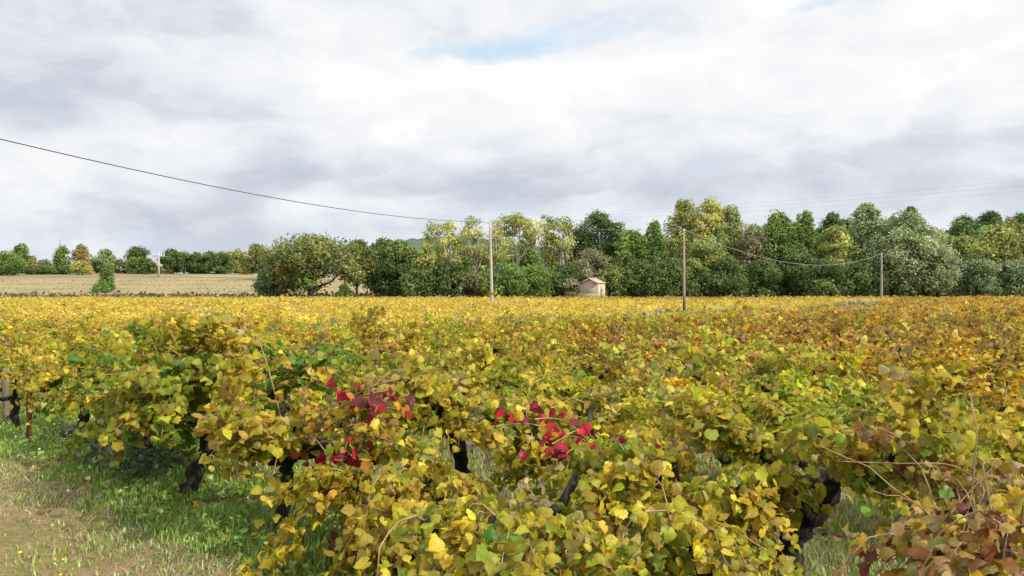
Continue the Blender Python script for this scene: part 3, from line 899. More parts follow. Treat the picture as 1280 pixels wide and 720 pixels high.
# ------------------------------------------------------------------ utility poles and cables
def pole(label, x, y, h, r, mat, lean=0.0, arm=True, tint=False, group='utility poles crossing the vineyard'):
    z0 = float(ground_z(x, y))
    root = empty('utility_pole', (x, y, z0))
    tag(root, label, 'utility pole', group)
    mb = MB()
    tt = np.linspace(0, 1, 9)
    pts = np.stack([lean * h * tt, 0 * tt, -0.3 + (h + 0.3) * tt], 1)
    cols = np.ones((9, 12, 3))
    if tint:
        cols[tt < 0.28] = (0.35, 0.30, 0.27)
        cols[tt > 0.28] = (1.15, 1.1, 1.0)
    mb.tube(pts, r * (1.0 - 0.38 * tt), 12, c=cols.reshape(-1, 3))
    mb.build('shaft', M[mat], root, smooth=True)
    top = pts[-1]
    br = MB()
    br.tube([top + (-0.28, -0.1, -0.16), top + (0.1, 0.0, -0.16)] if arm else [top + (0, -r * 0.5, -0.15), top + (0, -0.16, -0.15)], 0.025, 6)
    br.build('bracket', M['steel'], root)
    ins = MB()
    e = top + ((-0.28, -0.1, -0.16) if arm else (0, -0.16, -0.15))
    ins.tube([e + (0, 0, -0.02), e + (0, 0, 0.05), e + (0, 0, 0.09), e + (0, 0, 0.15)], [0.03, 0.05, 0.035, 0.04], 8)
    ins.build('insulator', M['porcelain'], root, smooth=True)
    return np.array([x, y, z0]) + e + np.array([0, 0, 0.10])


p1 = pole('pale straight utility pole before the poplars, tallest in the field', px2x(615.5, 80), 80, top_h(276, 80) + 0.05, 0.14, 'pole_pale', lean=-0.028)
p2 = pole('grey wooden utility pole with dark foot standing at the field path', px2x(855.5, 60), 60, top_h(286, 60) + 0.55, 0.105, 'pole_wood', lean=-0.006, tint=True, arm=False)
p3 = pole('short grey utility pole far right before the silvery willow', px2x(1102, 100), 100, top_h(317, 100), 0.15, 'pole_wood', arm=False)
p0 = pole('utility pole off to the left near the track holding the black cable', -25.0, 15.0, 8.75, 0.15, 'pole_wood', arm=False)
p4 = pole('utility pole beyond the right edge past the wood corner', px2x(1345, 150), 150, 7.2, 0.15, 'pole_wood', arm=False)


def cable(label, a, b, sag, r, mat, n=60, group='overhead cables'):
    a, b = np.asarray(a, float), np.asarray(b, float)
    t = np.linspace(0, 1, n)
    P = a[None] * (1 - t)[:, None] + b[None] * t[:, None]
    P[:, 2] -= 4 * sag * t * (1 - t)
    mb = MB()
    mb.tube(P, r, 6)
    return tag(mb.build('overhead_cable', M[mat], smooth=True), label, 'cable', group)


cable('thick black cable sagging from the upper left to the pale pole', p1, p0, 1.40, 0.021, 'cable')
cable('thin pale cable strung between the pale pole and the grey pole', p1, p2, 0.25, 0.011, 'cable_pale')
cable('pale cable sagging deeply between the grey pole and the short pole', p2, p3, 1.80, 0.015, 'cable_pale')
cable('thin cable running right from the short pole into the trees', p3, p4, 2.2, 0.014, 'cable_pale')
for i, dy in enumerate((0, 7, 15)):
    A = (px2x(700, 330), 330, top_h(268 + dy * 0.5, 330))
    B = (px2x(1420, 240), 240, top_h(212 + dy, 240))
    cable(['topmost', 'middle', 'lowest'][i] + ' of the three faint power lines above the right trees', A, B, 1.5, 0.014, 'cable', group='faint far power lines')


def far_pole():
    d = 222.0
    x = px2x(198.5, d)
    z0 = float(ground_z(x, d))
    h = top_h(320, d) - z0
    root = tag(empty('crossarm_pole', (x, d, z0)), 'distant cream power pole with crossarm in the stubble field', 'power pole')
    mb = MB()
    mb.tube([(0, 0, -0.3), (0, 0, h * 0.5), (0, 0, h)], [0.26, 0.22, 0.18], 10)
    mb.build('shaft', M['pole_pale'], root, smooth=True)
    a = MB()
    a.box((-1.45, -0.11, h - 0.30), (1.45, 0.11, h - 0.08))
    a.build('crossarm', M['pole_pale'], root)
    for xx in (-1.3, 0.0, 1.3):
        i_ = MB()
        z = h - 0.08 if xx else h
        i_.tube([(xx, 0, z), (xx, 0, z + 0.2), (xx, 0, z + 0.3), (xx, 0, z + 0.5)], [0.07, 0.13, 0.08, 0.1], 8)
        i_.build('insulator', M['porcelain'], root, smooth=True)


far_pole()


def mast():
    d = 300.0
    x = px2x(75, d)
    z0 = float(ground_z(x, d))
    h = top_h(299, d) - z0
    root = tag(empty('antenna_mast', (x, d, z0)), 'thin dark antenna mast rising above the far left trees', 'mast')
    mb = MB()
    for k_ in range(3):
        a = k_ * 2 * math.pi / 3
        c = np.array([math.cos(a), math.sin(a), 0])
        mb.tube([c * 0.36, c * 0.30 + (0, 0, h * 0.85)], 0.06, 5)
    lv = np.arange(0.5, h * 0.85, 0.8)
    for j, z in enumerate(lv[:-1]):
        for k_ in range(3):
            a, b = k_ * 2 * math.pi / 3, (k_ + 1) * 2 * math.pi / 3
            mb.tube([(0.34 * math.cos(a), 0.34 * math.sin(a), z), (0.34 * math.cos(b), 0.34 * math.sin(b), z + 0.8)], 0.035, 4)
    mb.build('lattice', M['steel'], root)
    t = MB()
    t.tube([(0, 0, h * 0.8), (0, 0, h)], [0.09, 0.05], 6)
    t.build('rod', M['steel'], root)


mast()

# ------------------------------------------------------------------ vines
PALV = {
    'yellow': (0.57, 0.435, 0.038), 'gold': (0.59, 0.385, 0.024), 'lime': (0.385, 0.380, 0.030), 'green': (0.095, 0.225, 0.026), 'olive': (0.275, 0.240, 0.025),
    'orange': (0.43, 0.21, 0.038), 'brown': (0.21, 0.105, 0.045), 'tan': (0.48, 0.36, 0.16), 'red': (0.40, 0.020, 0.040), 'wine': (0.18, 0.026, 0.036),
}
MIX = {  # weights of leaf colours
    'yellow': dict(yellow=.45, gold=.05, lime=.28, olive=.10, green=.06, orange=.02, tan=.03, brown=.01),
    'limey': dict(yellow=.32, gold=.02, lime=.36, olive=.15, green=.11, tan=.03, brown=.01),
    'green': dict(yellow=.08, lime=.32, olive=.08, green=.50, brown=.02),
    'golden': dict(yellow=.62, gold=.12, lime=.09, olive=.03, orange=.02, tan=.12),
    'rusty': dict(yellow=.20, gold=.17, olive=.14, orange=.17, brown=.16, tan=.10, wine=.06),
    'dry': dict(yellow=.10, gold=.08, olive=.10, lime=.05, orange=.10, brown=.25, tan=.20, wine=.12),
    'red': dict(red=.62, wine=.18, orange=.12, gold=.08),
}


def pick(mix, n, g):
    ks = list(MIX[mix])
    w = np.array([MIX[mix][k_] for k_ in ks])
    i = g.choice(len(ks), n, p=w / w.sum())
    return np.array([PALV[k_] for k_ in ks])[i]


BROWN = np.array(PALV['brown'])


def vine_meshes(seed, mix, lod, size=1.0, nshoot=20, leafp=1.0, extra=(), long_canes=(), trunk_h=0.55, lean=(0, 0), droop=0.55, inner='limey', reach=1.0, upr=(0.25, 0.80), path=None, arm_paths=(), tr=1.0, bare=0, skirt=None, lsz=0.063):
    """one vine with its foot at the origin: trunk mesh, cane mesh, leaf mesh.
    lod 0 near, 1 mid.  extra: (target xyz, mix, leaves) clusters on their own canes"""
    g = np.random.default_rng(seed)
    tk = MB()
    n = 14 if lod == 0 else 5
    t = np.linspace(0, 1, n)
    wob = np.cumsum(g.normal(0, 0.017 if lod == 0 else 0.022, (n, 2)), 0) * (t > 0)[:, None]
    P = np.stack([lean[0] * t + wob[:, 0], lean[1] * t + wob[:, 1], -0.06 + (trunk_h + 0.06) * t], 1)
    if path is not None:
        pp = np.asarray(path, float)
        ii = t * (len(pp) - 1)
        P = np.stack([np.interp(ii, np.arange(len(pp)), pp[:, k_]) for k_ in range(3)], 1)
        P[1:-1] += g.normal(0, 0.010, (n - 2, 3))
    r = 0.058 * tr * (1.12 - 0.35 * t + 0.17 * g.normal(0, 1, n))
    r[0] *= 1.25
    r[-1] *= 1.35
    sides = 12 if lod == 0 else 6
    tk.tube(P, np.abs(r), sides, rough=0.22 if lod == 0 else 0.1, seed=seed)
    head = P[-1]
    arms = []
    na = 4 if lod == 0 else 3
    a0 = g.uniform(0, 6.28)
    for i in range(na):
        a = a0 + i * 2 * math.pi / na + g.normal(0, 0.3)
        ln = g.uniform(0.32, 0.58) * size * reach
        m = 7 if lod == 0 else 4
        tt = np.linspace(0, 1, m)
        rise = g.uniform(0.10, 0.32)
        Q = head[None] + np.stack([np.cos(a) * ln * tt, np.sin(a) * ln * tt, rise * tt ** 1.5 - 0.07 * np.sin(math.pi * tt)], 1)
        Q[1:] += np.cumsum(g.normal(0, 0.016, (m - 1, 3)), 0)
        tk.tube(Q, np.abs(0.036 * (1.1 - 0.55 * tt + 0.13 * g.normal(0, 1, m))), max(5, sides - 2), rough=0.2 if lod == 0 else 0.1, seed=seed + i)
        # knuckle at the end of the arm
        arms.append((Q, a))
    for pp, rr_ in arm_paths:
        pp = np.asarray(pp, float)
        ii = np.linspace(0, len(pp) - 1, 10)
        Q = np.stack([np.interp(ii, np.arange(len(pp)), pp[:, k_]) for k_ in range(3)], 1)
        for _ in range(2):
            Q[1:-1] = (Q[:-2] + 2 * Q[1:-1] + Q[2:]) / 4
        Q[1:-1] += g.normal(0, 0.008, (8, 3))
        tk.tube(Q, np.abs(rr_ * (1.1 - 0.4 * np.linspace(0, 1, 10) + 0.15 * g.normal(0, 1, 10))), 8, rough=0.22, seed=seed + 5)
        arms.append((Q, math.atan2(Q[-1, 1] - Q[0, 1], Q[-1, 0] - Q[0, 0])))
    cn = MB()
    pos, nrm, tip, c0, c1, sz = [], [], [], [], [], []

    def shoot(S, nl, mx, lsize, petiole=0.07, canes=True):
        m = len(S)
        if canes:
            cn.tube(S, 0.0048 * (1.15 - 0.7 * np.linspace(0, 1, m)), 4 if lod == 0 else 3, cap=False)
        nl = max(1, nl)
        tt = np.sort(g.uniform(0.06, 1.0, nl))
        ii = tt * (m - 1)
        B = np.stack([np.interp(ii, np.arange(m), S[:, k_]) for k_ in range(3)], 1)
        an = g.uniform(0, 6.28, nl)
        off = np.stack([np.cos(an), np.sin(an), g.uniform(-0.6, 0.35, nl)], 1) * (petiole * g.uniform(0.5, 1.5, nl))[:, None]
        Q = B + off
        outw = Q - np.array([0, 0, 0.75])
        outw[:, 2] *= 0.3
        nn = unit(outw) * 0.55 + np.array([0, 0, 0.45]) + g.normal(0, 0.50, (nl, 3))
        tp = unit(off) * 0.8 + np.array([0, 0, -1.0]) + g.normal(0, 0.40, (nl, 3))
        base = pick(mx, nl, g)
        # leaves of a cane resemble each other
        own = pick(mx, 1, g)
        base = base * 0.6 + own * 0.4 if mx != 'red' else base
        base = base * np.exp(g.normal(0, 0.26, (nl, 1))) * np.exp(g.normal(0, 0.06, (nl, 3)))
        ed = base * g.uniform(0.72, 1.05, (nl, 1))
        k_ = g.uniform(0, 1, nl)[:, None]
        if mx != 'red':
            ed = np.where(k_ < 0.17, ed * 0.45 + BROWN * 0.55 * g.uniform(0.8, 1.6, (nl, 1)), ed)
            ce = np.where((k_ > 0.28) & (k_ < 0.5), base * np.array([0.72, 0.90, 0.8]), base)
        else:
            ce = base
        pos.append(Q); nrm.append(nn); tip.append(tp); c0.append(ce); c1.append(ed)
        sz.append(lsize * g.uniform(0.55, 1.18, nl))

    for i in range(nshoot):
        Q, a = arms[i % len(arms)]
        st = Q[g.integers(len(Q) // 2, len(Q))]
        a2 = a + g.normal(0, 0.75)
        ln = g.uniform(0.55, 1.05) * size
        m = 8 if lod == 0 else 5
        tt = np.linspace(0, 1, m)
        up = g.uniform(*upr)
        out = g.uniform(0.25, 0.85) * reach
        dr = droop * g.uniform(0.3, 1.5)
        S = st[None] + np.stack([np.cos(a2) * ln * out * tt, np.sin(a2) * ln * out * tt, ln * (up * tt - dr * tt ** 2.2)], 1)
        S[1:] += np.cumsum(g.normal(0, 0.018, (m - 1, 3)), 0)
        S[:, 2] = np.maximum(S[:, 2], 0.12 + 0.1 * g.uniform())
        nl = int((66 if lod == 0 else 36) * leafp * ln / 0.8 * g.uniform(0.7, 1.3))
        low = S[:, 2].mean() < trunk_h + 0.12
        shoot(S, nl, inner if (low and g.uniform() < 0.6) else mix, lsz if lod == 0 else 0.086)
    for i in range(skirt if skirt is not None else (11 if lod == 0 else 8)):
        Q, a = arms[i % len(arms)]
        st = Q[g.integers(len(Q) // 3, len(Q))]
        a2 = a + g.normal(0, 0.8)
        out = g.uniform(0.25, 0.62) * size
        zend = g.uniform(0.16, 0.42)
        tt = np.linspace(0, 1, 7)
        S = st[None] + np.stack([np.cos(a2) * out * tt ** 0.7, np.sin(a2) * out * tt ** 0.7, 0.55 * tt * (1 - tt) - (st[2] - zend) * tt ** 1.6], 1)
        S[1:] += np.cumsum(g.normal(0, 0.018, (6, 3)), 0)
        shoot(S, int((34 if lod == 0 else 19) * leafp * g.uniform(0.6, 1.2)), inner if g.uniform() < 0.35 else mix, lsz if lod == 0 else 0.086)
    for tgt, mx, nl in extra:
        tgt = np.array(tgt, float)
        st = head + (tgt - head) * 0.15
        tt = np.linspace(0, 1, 7)
        S = st[None] * (1 - tt)[:, None] + tgt[None] * tt[:, None]
        S[:, 2] += 0.10 * np.sin(math.pi * tt)
        cn.tube(S, 0.005, 4, cap=False)
        Sx = S[3:] + g.normal(0, 0.02, (4, 3))
        k0 = 0.7 if mx == 'red' else 1.25
        Sx = Sx[-1] + (Sx - Sx[-1]) * k0 + g.normal(0, 0.06, (4, 3))
        shoot(Sx, nl if mx == 'red' else int(nl * 1.9), mx, 0.074 if mx == 'red' else 0.070, 0.10, canes=False)
    for i in range(bare):
        st = head + g.normal(0, 0.12, 3) * np.array([1, 1, 0.5])
        a2 = g.uniform(0, 6.28)
        ln = g.uniform(0.5, 1.1)
        tt = np.linspace(0, 1, 8)
        S = st[None] + np.stack([np.cos(a2) * ln * 0.7 * tt, np.sin(a2) * ln * 0.7 * tt, ln * (g.uniform(0.1, 0.9) * tt - g.uniform(0.2, 0.9) * tt ** 2.2)], 1)
        S[1:] += np.cumsum(g.normal(0, 0.022, (7, 3)), 0)
        S[:, 2] = np.maximum(S[:, 2], 0.05)
        cn.tube(S, 0.004 * (1.2 - 0.7 * tt), 4, cap=False)
    for S in long_canes:
        S = np.asarray(S, float)
        ii = np.linspace(0, len(S) - 1, 24)
        Sx = np.stack([np.interp(ii, np.arange(len(S)), S[:, k_]) for k_ in range(3)], 1)
        for _ in range(3):
            Sx[1:-1] = (Sx[:-2] + 2 * Sx[1:-1] + Sx[2:]) / 4
        cn.tube(Sx, 0.0042 * (1.1 - 0.5 * np.linspace(0, 1, 24)), 5)
    if pos:
        cat = np.concatenate
        pos, nrm, tip, c0, c1, sz = map(cat, (pos, nrm, tip, c0, c1, sz))
        nl = len(pos)
        cu = np.stack([g.normal(-0.36, 0.48, nl), g.normal(-0.40, 0.70, nl)], 1)
        V, tr, C = leaves_geo(T_NEAR if lod == 0 else T_MID, pos, nrm, tip, sz, cu, c0, c1)
        V[:, 2] = np.maximum(V[:, 2], 0.01)
        lm = make_mesh('foliage', V, [tr], np.clip(C, 0.003, 0.8))
    tm, cm = tk.mesh('trunk', True), cn.mesh('canes', True)
    tm.materials.append(M['bark_vine']); cm.materials.append(M['cane']); lm.materials.append(M['vine_leaf'])
    return tm, cm, lm


def place_vine(meshes, x, y, rz, label, group, tint=(1, 1, 1), scale=1.0, zs=1.0):
    root = empty('grapevine', (x, y, float(ground_z(x, y))), rz)
    root.scale = (scale, scale, scale * zs)
    tag(root, label, 'grapevine', group)
    for nm, me in zip(('trunk', 'canes', 'foliage'), meshes):
        o = link(nm, me, parent=root)
        o.color = (*tint, 1)
    return root


# --- the nearest vines, each its own
def at(px, y, d):
    """world point seen at photo pixel (px, y), d metres away"""
    return np.array([px2x(px, d), d, top_h(y, d)])


def loc(p, x, y):
    return np.asarray(p) - np.array([x, y, 0.0])


G1 = 'grapevines in the rows nearest the track'
HAND = []


def hand(x, y, label, mix, seed, rz=0.0, zs=1.0, tint=(1, 1, 1), **kw):
    me = vine_meshes(seed, mix, 0, **kw)
    place_vine(me, x, y, rz, label, G1, tint, 1.0, zs)
    HAND.append((x, y))


def reds(x, y, pts):
    return [(loc(at(p[0], p[1], p[2] - 0.50), x, y), 'red', p[3]) for p in pts]


x, y = -1.59, 6.3
hand(x, y, 'yellow grapevine with thin black trunk and red leaf sprays beside the grassy track edge', 'yellow', 21, skirt=3, nshoot=27, trunk_h=0.62, droop=0.4, reach=0.75, tr=0.72, upr=(0.3, 0.9), path=[loc(at(355, 678, 6.3), x, y), loc(at(352, 650, 6.3), x, y), loc(at(362, 615, 6.25), x, y), loc(at(358, 590, 6.2), x, y), loc(at(364, 572, 6.15), x, y)],
     arm_paths=[([loc(at(364, 574, 6.15), x, y), loc(at(345, 578, 6), x, y), loc(at(328, 576, 5.95), x, y), loc(at(312, 562, 5.95), x, y)], 0.046), ([loc(at(364, 572, 6.15), x, y), loc(at(392, 556, 6), x, y), loc(at(420, 566, 5.85), x, y), loc(at(450, 584, 5.8), x, y), loc(at(470, 580, 5.8), x, y)], 0.040)],
     extra=reds(x, y, [(445, 578, 5.9, 16), (405, 566, 6.0, 9), (462, 572, 5.9, 10), (500, 560, 6.1, 9), (505, 540, 6.2, 10), (490, 492, 5.95, 12), (474, 500, 5.95, 7), (500, 478, 5.95, 7), (497, 515, 5.95, 6)]) + [(loc(at(395, 470, 6.4), x, y), 'rusty', 14), (loc(at(310, 400, 6.6), x, y), 'golden', 12)])
x, y = -2.62, 7.4
hand(x, y, 'tall grapevine with thick leaning trunk and green yellow crown by the track', 'green', 22, nshoot=40, skirt=3, trunk_h=0.70, size=1.2, upr=(0.3, 0.78), droop=0.45, reach=1.0, lean=(0.13, 0.05), inner='green',
     extra=[(loc(at(u_, v_, d_), x, y), m_, 30) for u_, v_, d_, m_ in ((150, 440, 7.6, 'limey'), (185, 422, 7.5, 'limey'), (215, 408, 7.4, 'yellow'), (255, 412, 7.3, 'yellow'), (285, 400, 7.2, 'golden'), (270, 445, 7.0, 'limey'),
            (235, 450, 7.0, 'green'), (195, 465, 7.0, 'green'), (160, 480, 7.1, 'green'), (215, 495, 6.9, 'green'), (170, 515, 7.1, 'green'), (290, 470, 6.9, 'golden'), (130, 470, 7.3, 'limey'), (240, 485, 6.9, 'green'), (205, 435, 7.0, 'green'),
            (140, 505, 7.2, 'green'), (118, 500, 7.4, 'limey'), (180, 490, 7.0, 'green'), (225, 525, 7.0, 'green'), (250, 520, 7.0, 'limey'), (305, 385, 7.2, 'golden'), (230, 396, 7.4, 'limey'), (265, 392, 7.3, 'yellow'), (195, 404, 7.5, 'limey'), (295, 425, 7.0, 'golden'), (300, 450, 6.9, 'yellow'), (115, 530, 7.3, 'limey'), (150, 535, 7.2, 'green'), (300, 500, 6.9, 'yellow'), (100, 490, 7.5, 'limey'))])
x, y = -3.67, 8.7
hand(x, y, 'dense green grapevine with leaning trunk left of the thick trunked vine', 'green', 23, nshoot=40, trunk_h=0.60, size=1.05, droop=0.6, upr=(0.15, 0.6), lean=(0.28, 0.0), inner='green')
x, y = -0.62, 5.35
hand(x, y, 'low yellow green grapevine with brown dry skirt right of the thin trunk', 'yellow', 24, lsz=0.060, leafp=1.3, nshoot=24, trunk_h=0.42, droop=0.6, inner='yellow', size=0.85, upr=(-0.05, 0.38),
     extra=[(loc(at(430, 700, 5.2), x, y), 'dry', 26), (loc(at(470, 690, 5.1), x, y), 'dry', 18)])
x, y = 0.08, 4.45
hand(x, y, 'yellow green grapevine with black forked arms at the bottom centre', 'limey', 25, skirt=6, lsz=0.058, leafp=1.35, nshoot=25, trunk_h=0.45, droop=0.7, upr=(0.1, 0.52), inner='limey', size=0.9, path=[loc(at(668, 790, 4.45), x, y), loc(at(664, 740, 4.42), x, y), loc(at(660, 700, 4.35), x, y), loc(at(660, 668, 4.25), x, y)],
     arm_paths=[([loc(at(660, 668, 4.22), x, y), loc(at(650, 668, 3.95), x, y), loc(at(640, 654, 3.84), x, y), loc(at(622, 650, 3.80), x, y), loc(at(598, 654, 3.78), x, y)], 0.028), ([loc(at(660, 668, 4.22), x, y), loc(at(668, 668, 3.95), x, y), loc(at(678, 650, 3.84), x, y), loc(at(694, 632, 3.8), x, y)], 0.028)])
x, y = 0.95, 4.62
hand(x, y, 'grapevine with golden leaves over a dark trunk, right of the black fork', 'yellow', 26, lsz=0.060, leafp=1.3, nshoot=26, trunk_h=0.45, droop=0.6, upr=(0.15, 0.65), inner='limey', size=0.92)
x, y = 1.72, 5.25
hand(x, y, 'grapevine with thick black forked trunk right of centre', 'limey', 27, nshoot=27, skirt=2, trunk_h=0.60, droop=0.35, inner='green', size=1.05, tr=1.15, path=[loc(at(985, 705, 5.2), x, y), loc(at(992, 678, 5.15), x, y), loc(at(1012, 655, 5.1), x, y), loc(at(1032, 630, 5.05), x, y), loc(at(1036, 598, 5), x, y)],
     arm_paths=[([loc(at(1014, 655, 5.1), x, y), loc(at(1000, 632, 5), x, y), loc(at(985, 622, 4.9), x, y), loc(at(968, 612, 4.85), x, y)], 0.042)])
x, y = 2.95, 5.95
hand(x, y, 'green yellow grapevine with dark trunk behind the bare arching cane', 'limey', 28, nshoot=26, trunk_h=0.55, droop=0.5, lean=(-0.05, 0.1), inner='green')
x, y = 2.06, 3.95
hand(x, y, 'withered brown grapevine with bare canes at the lower right corner', 'dry', 29, lsz=0.062, nshoot=24, trunk_h=0.50, droop=0.45, inner='dry', leafp=0.50, size=1.1, upr=(0.35, 1.0), reach=0.65, bare=13,
     long_canes=[[loc(at(1215, 650, 4.0), x, y), loc(at(1235, 610, 4.0), x, y), loc(at(1190, 580, 4.1), x, y), loc(at(1120, 581, 4.2), x, y), loc(at(1045, 578, 4.3), x, y)],
                 [loc(at(1190, 720, 3.9), x, y), loc(at(1215, 620, 3.9), x, y), loc(at(1222, 540, 3.9), x, y), loc(at(1212, 490, 4.0), x, y)],
                 [loc(at(1130, 720, 3.9), x, y), loc(at(1190, 640, 3.9), x, y), loc(at(1255, 570, 3.9), x, y)]])
x, y = -0.15, 7.0
hand(x, y, 'yellow grapevine with a black forked trunk behind the red sprays, left of centre', 'yellow', 30, nshoot=26, skirt=7, trunk_h=0.6, droop=0.5, path=[loc(at(588, 640, 7), x, y), loc(at(580, 590, 6.95), x, y), loc(at(570, 550, 6.8), x, y), loc(at(560, 522, 6.6), x, y)],
     arm_paths=[([loc(at(560, 524, 6.55), x, y), loc(at(540, 505, 6.4), x, y), loc(at(530, 498, 6.35), x, y), loc(at(526, 482, 6.35), x, y)], 0.034), ([loc(at(560, 522, 6.55), x, y), loc(at(556, 505, 6.4), x, y), loc(at(548, 492, 6.35), x, y), loc(at(541, 478, 6.35), x, y)], 0.036)],
     extra=[(loc(at(560, 470, 6.5), x, y), 'golden', 16)])
x, y = 0.62, 6.15
hand(x, y, 'olive yellow grapevine with a red spray in the middle of the foreground', 'limey', 31, nshoot=24, trunk_h=0.52, droop=0.5, upr=(0.15, 0.6),
     extra=reds(x, y, [(668, 525, 6.0, 15), (708, 545, 5.9, 14), (690, 556, 5.9, 8), (752, 572, 5.7, 8), (792, 568, 5.7, 10), (620, 534, 6.1, 5)]))
x, y = -4.78, 10.1
hand(x, y, 'yellow grapevine between the dense green vine and the rusty stake', 'yellow', 32, nshoot=24, trunk_h=0.6, droop=0.6, upr=(0.15, 0.6), inner='green')
# --- the rest: a jittered planting grid parallel to the track
SP_ROW, SP_PER = 1.5, 1.72
pts = []
g = np.random.default_rng(5)
for j in range(0, 90):
    for i in range(-70, 75):
        p = ROW0 + ROW * (i * SP_ROW + 0.35 * (j % 2)) + PER * (j * SP_PER) + g.normal(0, 0.13, 2)
        if p[1] < 4.6 or p[1] > 116.5: continue
        if abs(p[0]) > 0.567 * p[1] + 7: continue
        if p[1] < 10.5 and min(math.hypot(p[0] - a, p[1] - b) for a, b in HAND) < 1.28: continue
        s = np.dot(p - PA, PN)
        if -1.6 < s < 1.6: continue
        far_edge = 112.0 if p[0] < 30 else 114.5
        if p[1] > far_edge: continue
        if g.uniform() < 0.035: continue
        pts.append((p[0], p[1], s > 0))
pts.sort(key=lambda p: p[1])
in_view = [p for p in pts if abs(p[0]) < 0.567 * p[1] + 0.75]
near = in_view[:300 - len(HAND)]
dmax = near[-1][1]
margin = [p for p in pts if abs(p[0]) >= 0.567 * p[1] + 0.75 and abs(p[0]) < 0.567 * p[1] + 2.2 and p[1] < 14]
nearset = set(near) | set(margin)
rest = [p for p in pts if p not in nearset]


def zone(x, y, far_field):
    """kind of vine by place in the field"""
    h = mnoise.noise(Vector((x * 0.11, y * 0.11, 3.3))) + 0.35 * mnoise.noise(Vector((x * 0.5, y * 0.5, 1.3)))
    if far_field:
        return 'golden'
    right = x / max(y, 1)
    if math.hypot(x + 2.9, y - 14) < 2.3: return 'rusty'
    if y > 12 and right > 0.08 and h + (right - 0.12) * 1.2 > -0.06: return 'rusty'
    if h > 0.36 and y > 9: return 'rusty'
    if h < -0.22: return 'limey'
    return 'yellow'


protos = {}
for mx, n_ in (('yellow', 5), ('limey', 3), ('rusty', 4), ('golden', 3)):
    protos[mx, 0] = [vine_meshes(700 + 10 * i + len(mx), mx, 0, nshoot=(24, 20, 26)[i], leafp=(1.0, 0.62, 0.8)[i], droop=(0.6, 0.4, 0.5)[i], upr=((0.2, 0.7), (0.35, 0.95), (0.25, 0.85))[i], trunk_h=0.50) for i in range(3)] if mx != 'golden' else []
    protos[mx, 1] = [vine_meshes(900 + 10 * i + len(mx), mx, 1, nshoot=24 - 3 * (i % 3), leafp=(1.0, 0.75, 0.6)[i % 3], droop=0.5 - 0.08 * (i % 3), upr=(0.25, 0.8 + 0.08 * (i % 3)), trunk_h=0.50) for i in range(n_)]
LAB = {
    'yellow': 'yellow leaved grapevine farther back in the mixed vineyard rows',
    'limey': 'greenish yellow grapevine farther back in the mixed vineyard rows',
    'rusty': 'rust and orange grapevine farther back in the mixed vineyard rows',
    'golden': 'bright golden grapevine at the near end of the far field',
}
for p in near + margin:
    zx = zone(*p)
    lod = 0 if (p[1] < 10.5 and zx != 'golden') else 1
    pr = protos[zx, lod]
    t = np.exp(g.normal(0, 0.10, 3)) * math.exp(g.normal(0, 0.10))
    place_vine(pr[g.integers(len(pr))], p[0], p[1], g.uniform(0, 6.28), LAB[zx], zx + ' vines in the middle rows', tuple(float(v) for v in t), g.uniform(0.88, 1.12), g.uniform(0.82, 1.06))

# --- beyond about three hundred: one mass of vines
def far_vines(rest):
    pos, c, sz = [], [], []
    tk = MB()
    for (x, y, ff) in rest:
        zx = zone(x, y, ff)
        n_ = int(np.clip(230 * 40 / max(y, 30), 95, 230))
        dr = unit(g.normal(0, 1, (n_, 3))) * (g.uniform(0.2, 1.0, (n_, 1)) ** 0.5)
        sc_ = g.uniform(0.85, 1.15)
        hh = (0.86 if ff else 0.88) - 0.20 * min(1, max(0, (y - 55) / 40))
        p = np.array([x, y, 0.0]) + dr * np.array([0.80, 0.80, 0.40]) * sc_ + np.array([0, 0, (hh - 0.36) * sc_])
        p[:, 2] = np.maximum(p[:, 2], 0.12)
        base = pick(zx, n_, g) * 0.65 + pick(zx, 1, g) * 0.35
        if ff: base = base * 1.08 + np.array((0.0, 0.008, 0.022))
        if ff and y > 96:          # the last rows have turned browner
            k_ = min(1, (y - 96) / 10) * 0.6
            base = base * (1 - k_) + np.array((0.30, 0.17, 0.05)) * k_
        base = base * np.exp(g.normal(0, 0.18, (n_, 1))) * math.exp(g.normal(0, 0.10))
        pos.append(p); c.append(base)
        sz.append(np.full(n_, 0.125 + 0.0013 * y) * g.uniform(0.6, 1.2, n_))
        if y < 75:
            tk.tube([(x, y, -0.05), (x + g.normal(0, 0.08), y + g.normal(0, 0.08), 0.6)], [0.05, 0.045], 4, c=(0.03, 0.025, 0.02))
    pos, c, sz = np.concatenate(pos), np.concatenate(c), np.concatenate(sz)
    n_ = len(pos)
    nn = g.normal(0, 0.7, (n_, 3)) + np.array([0, 0, 0.7])
    V, tr, C = leaves_geo(T_FAR, pos, nn, g.normal(0, 1, (n_, 3)) + np.array([0, 0, -0.6]), sz, g.normal(-0.2, 0.3, (n_, 2)), c, c)
    V2 = np.concatenate(tk.V)
    q2 = np.concatenate(tk.P[4]) + len(V)
    C2 = np.concatenate(tk.C)
    V = np.concatenate([V, V2]); C = np.concatenate([C, C2])
    V[:, 2] += ground_z(V[:, 0], V[:, 1])
    return make_mesh('far_vines', V, [tr, q2], C)


tag(link('distant_grapevines', far_vines(rest), M['vine_leaf']), 'mass of yellow and rust grapevines filling the far vineyard', 'vineyard', kind='stuff')

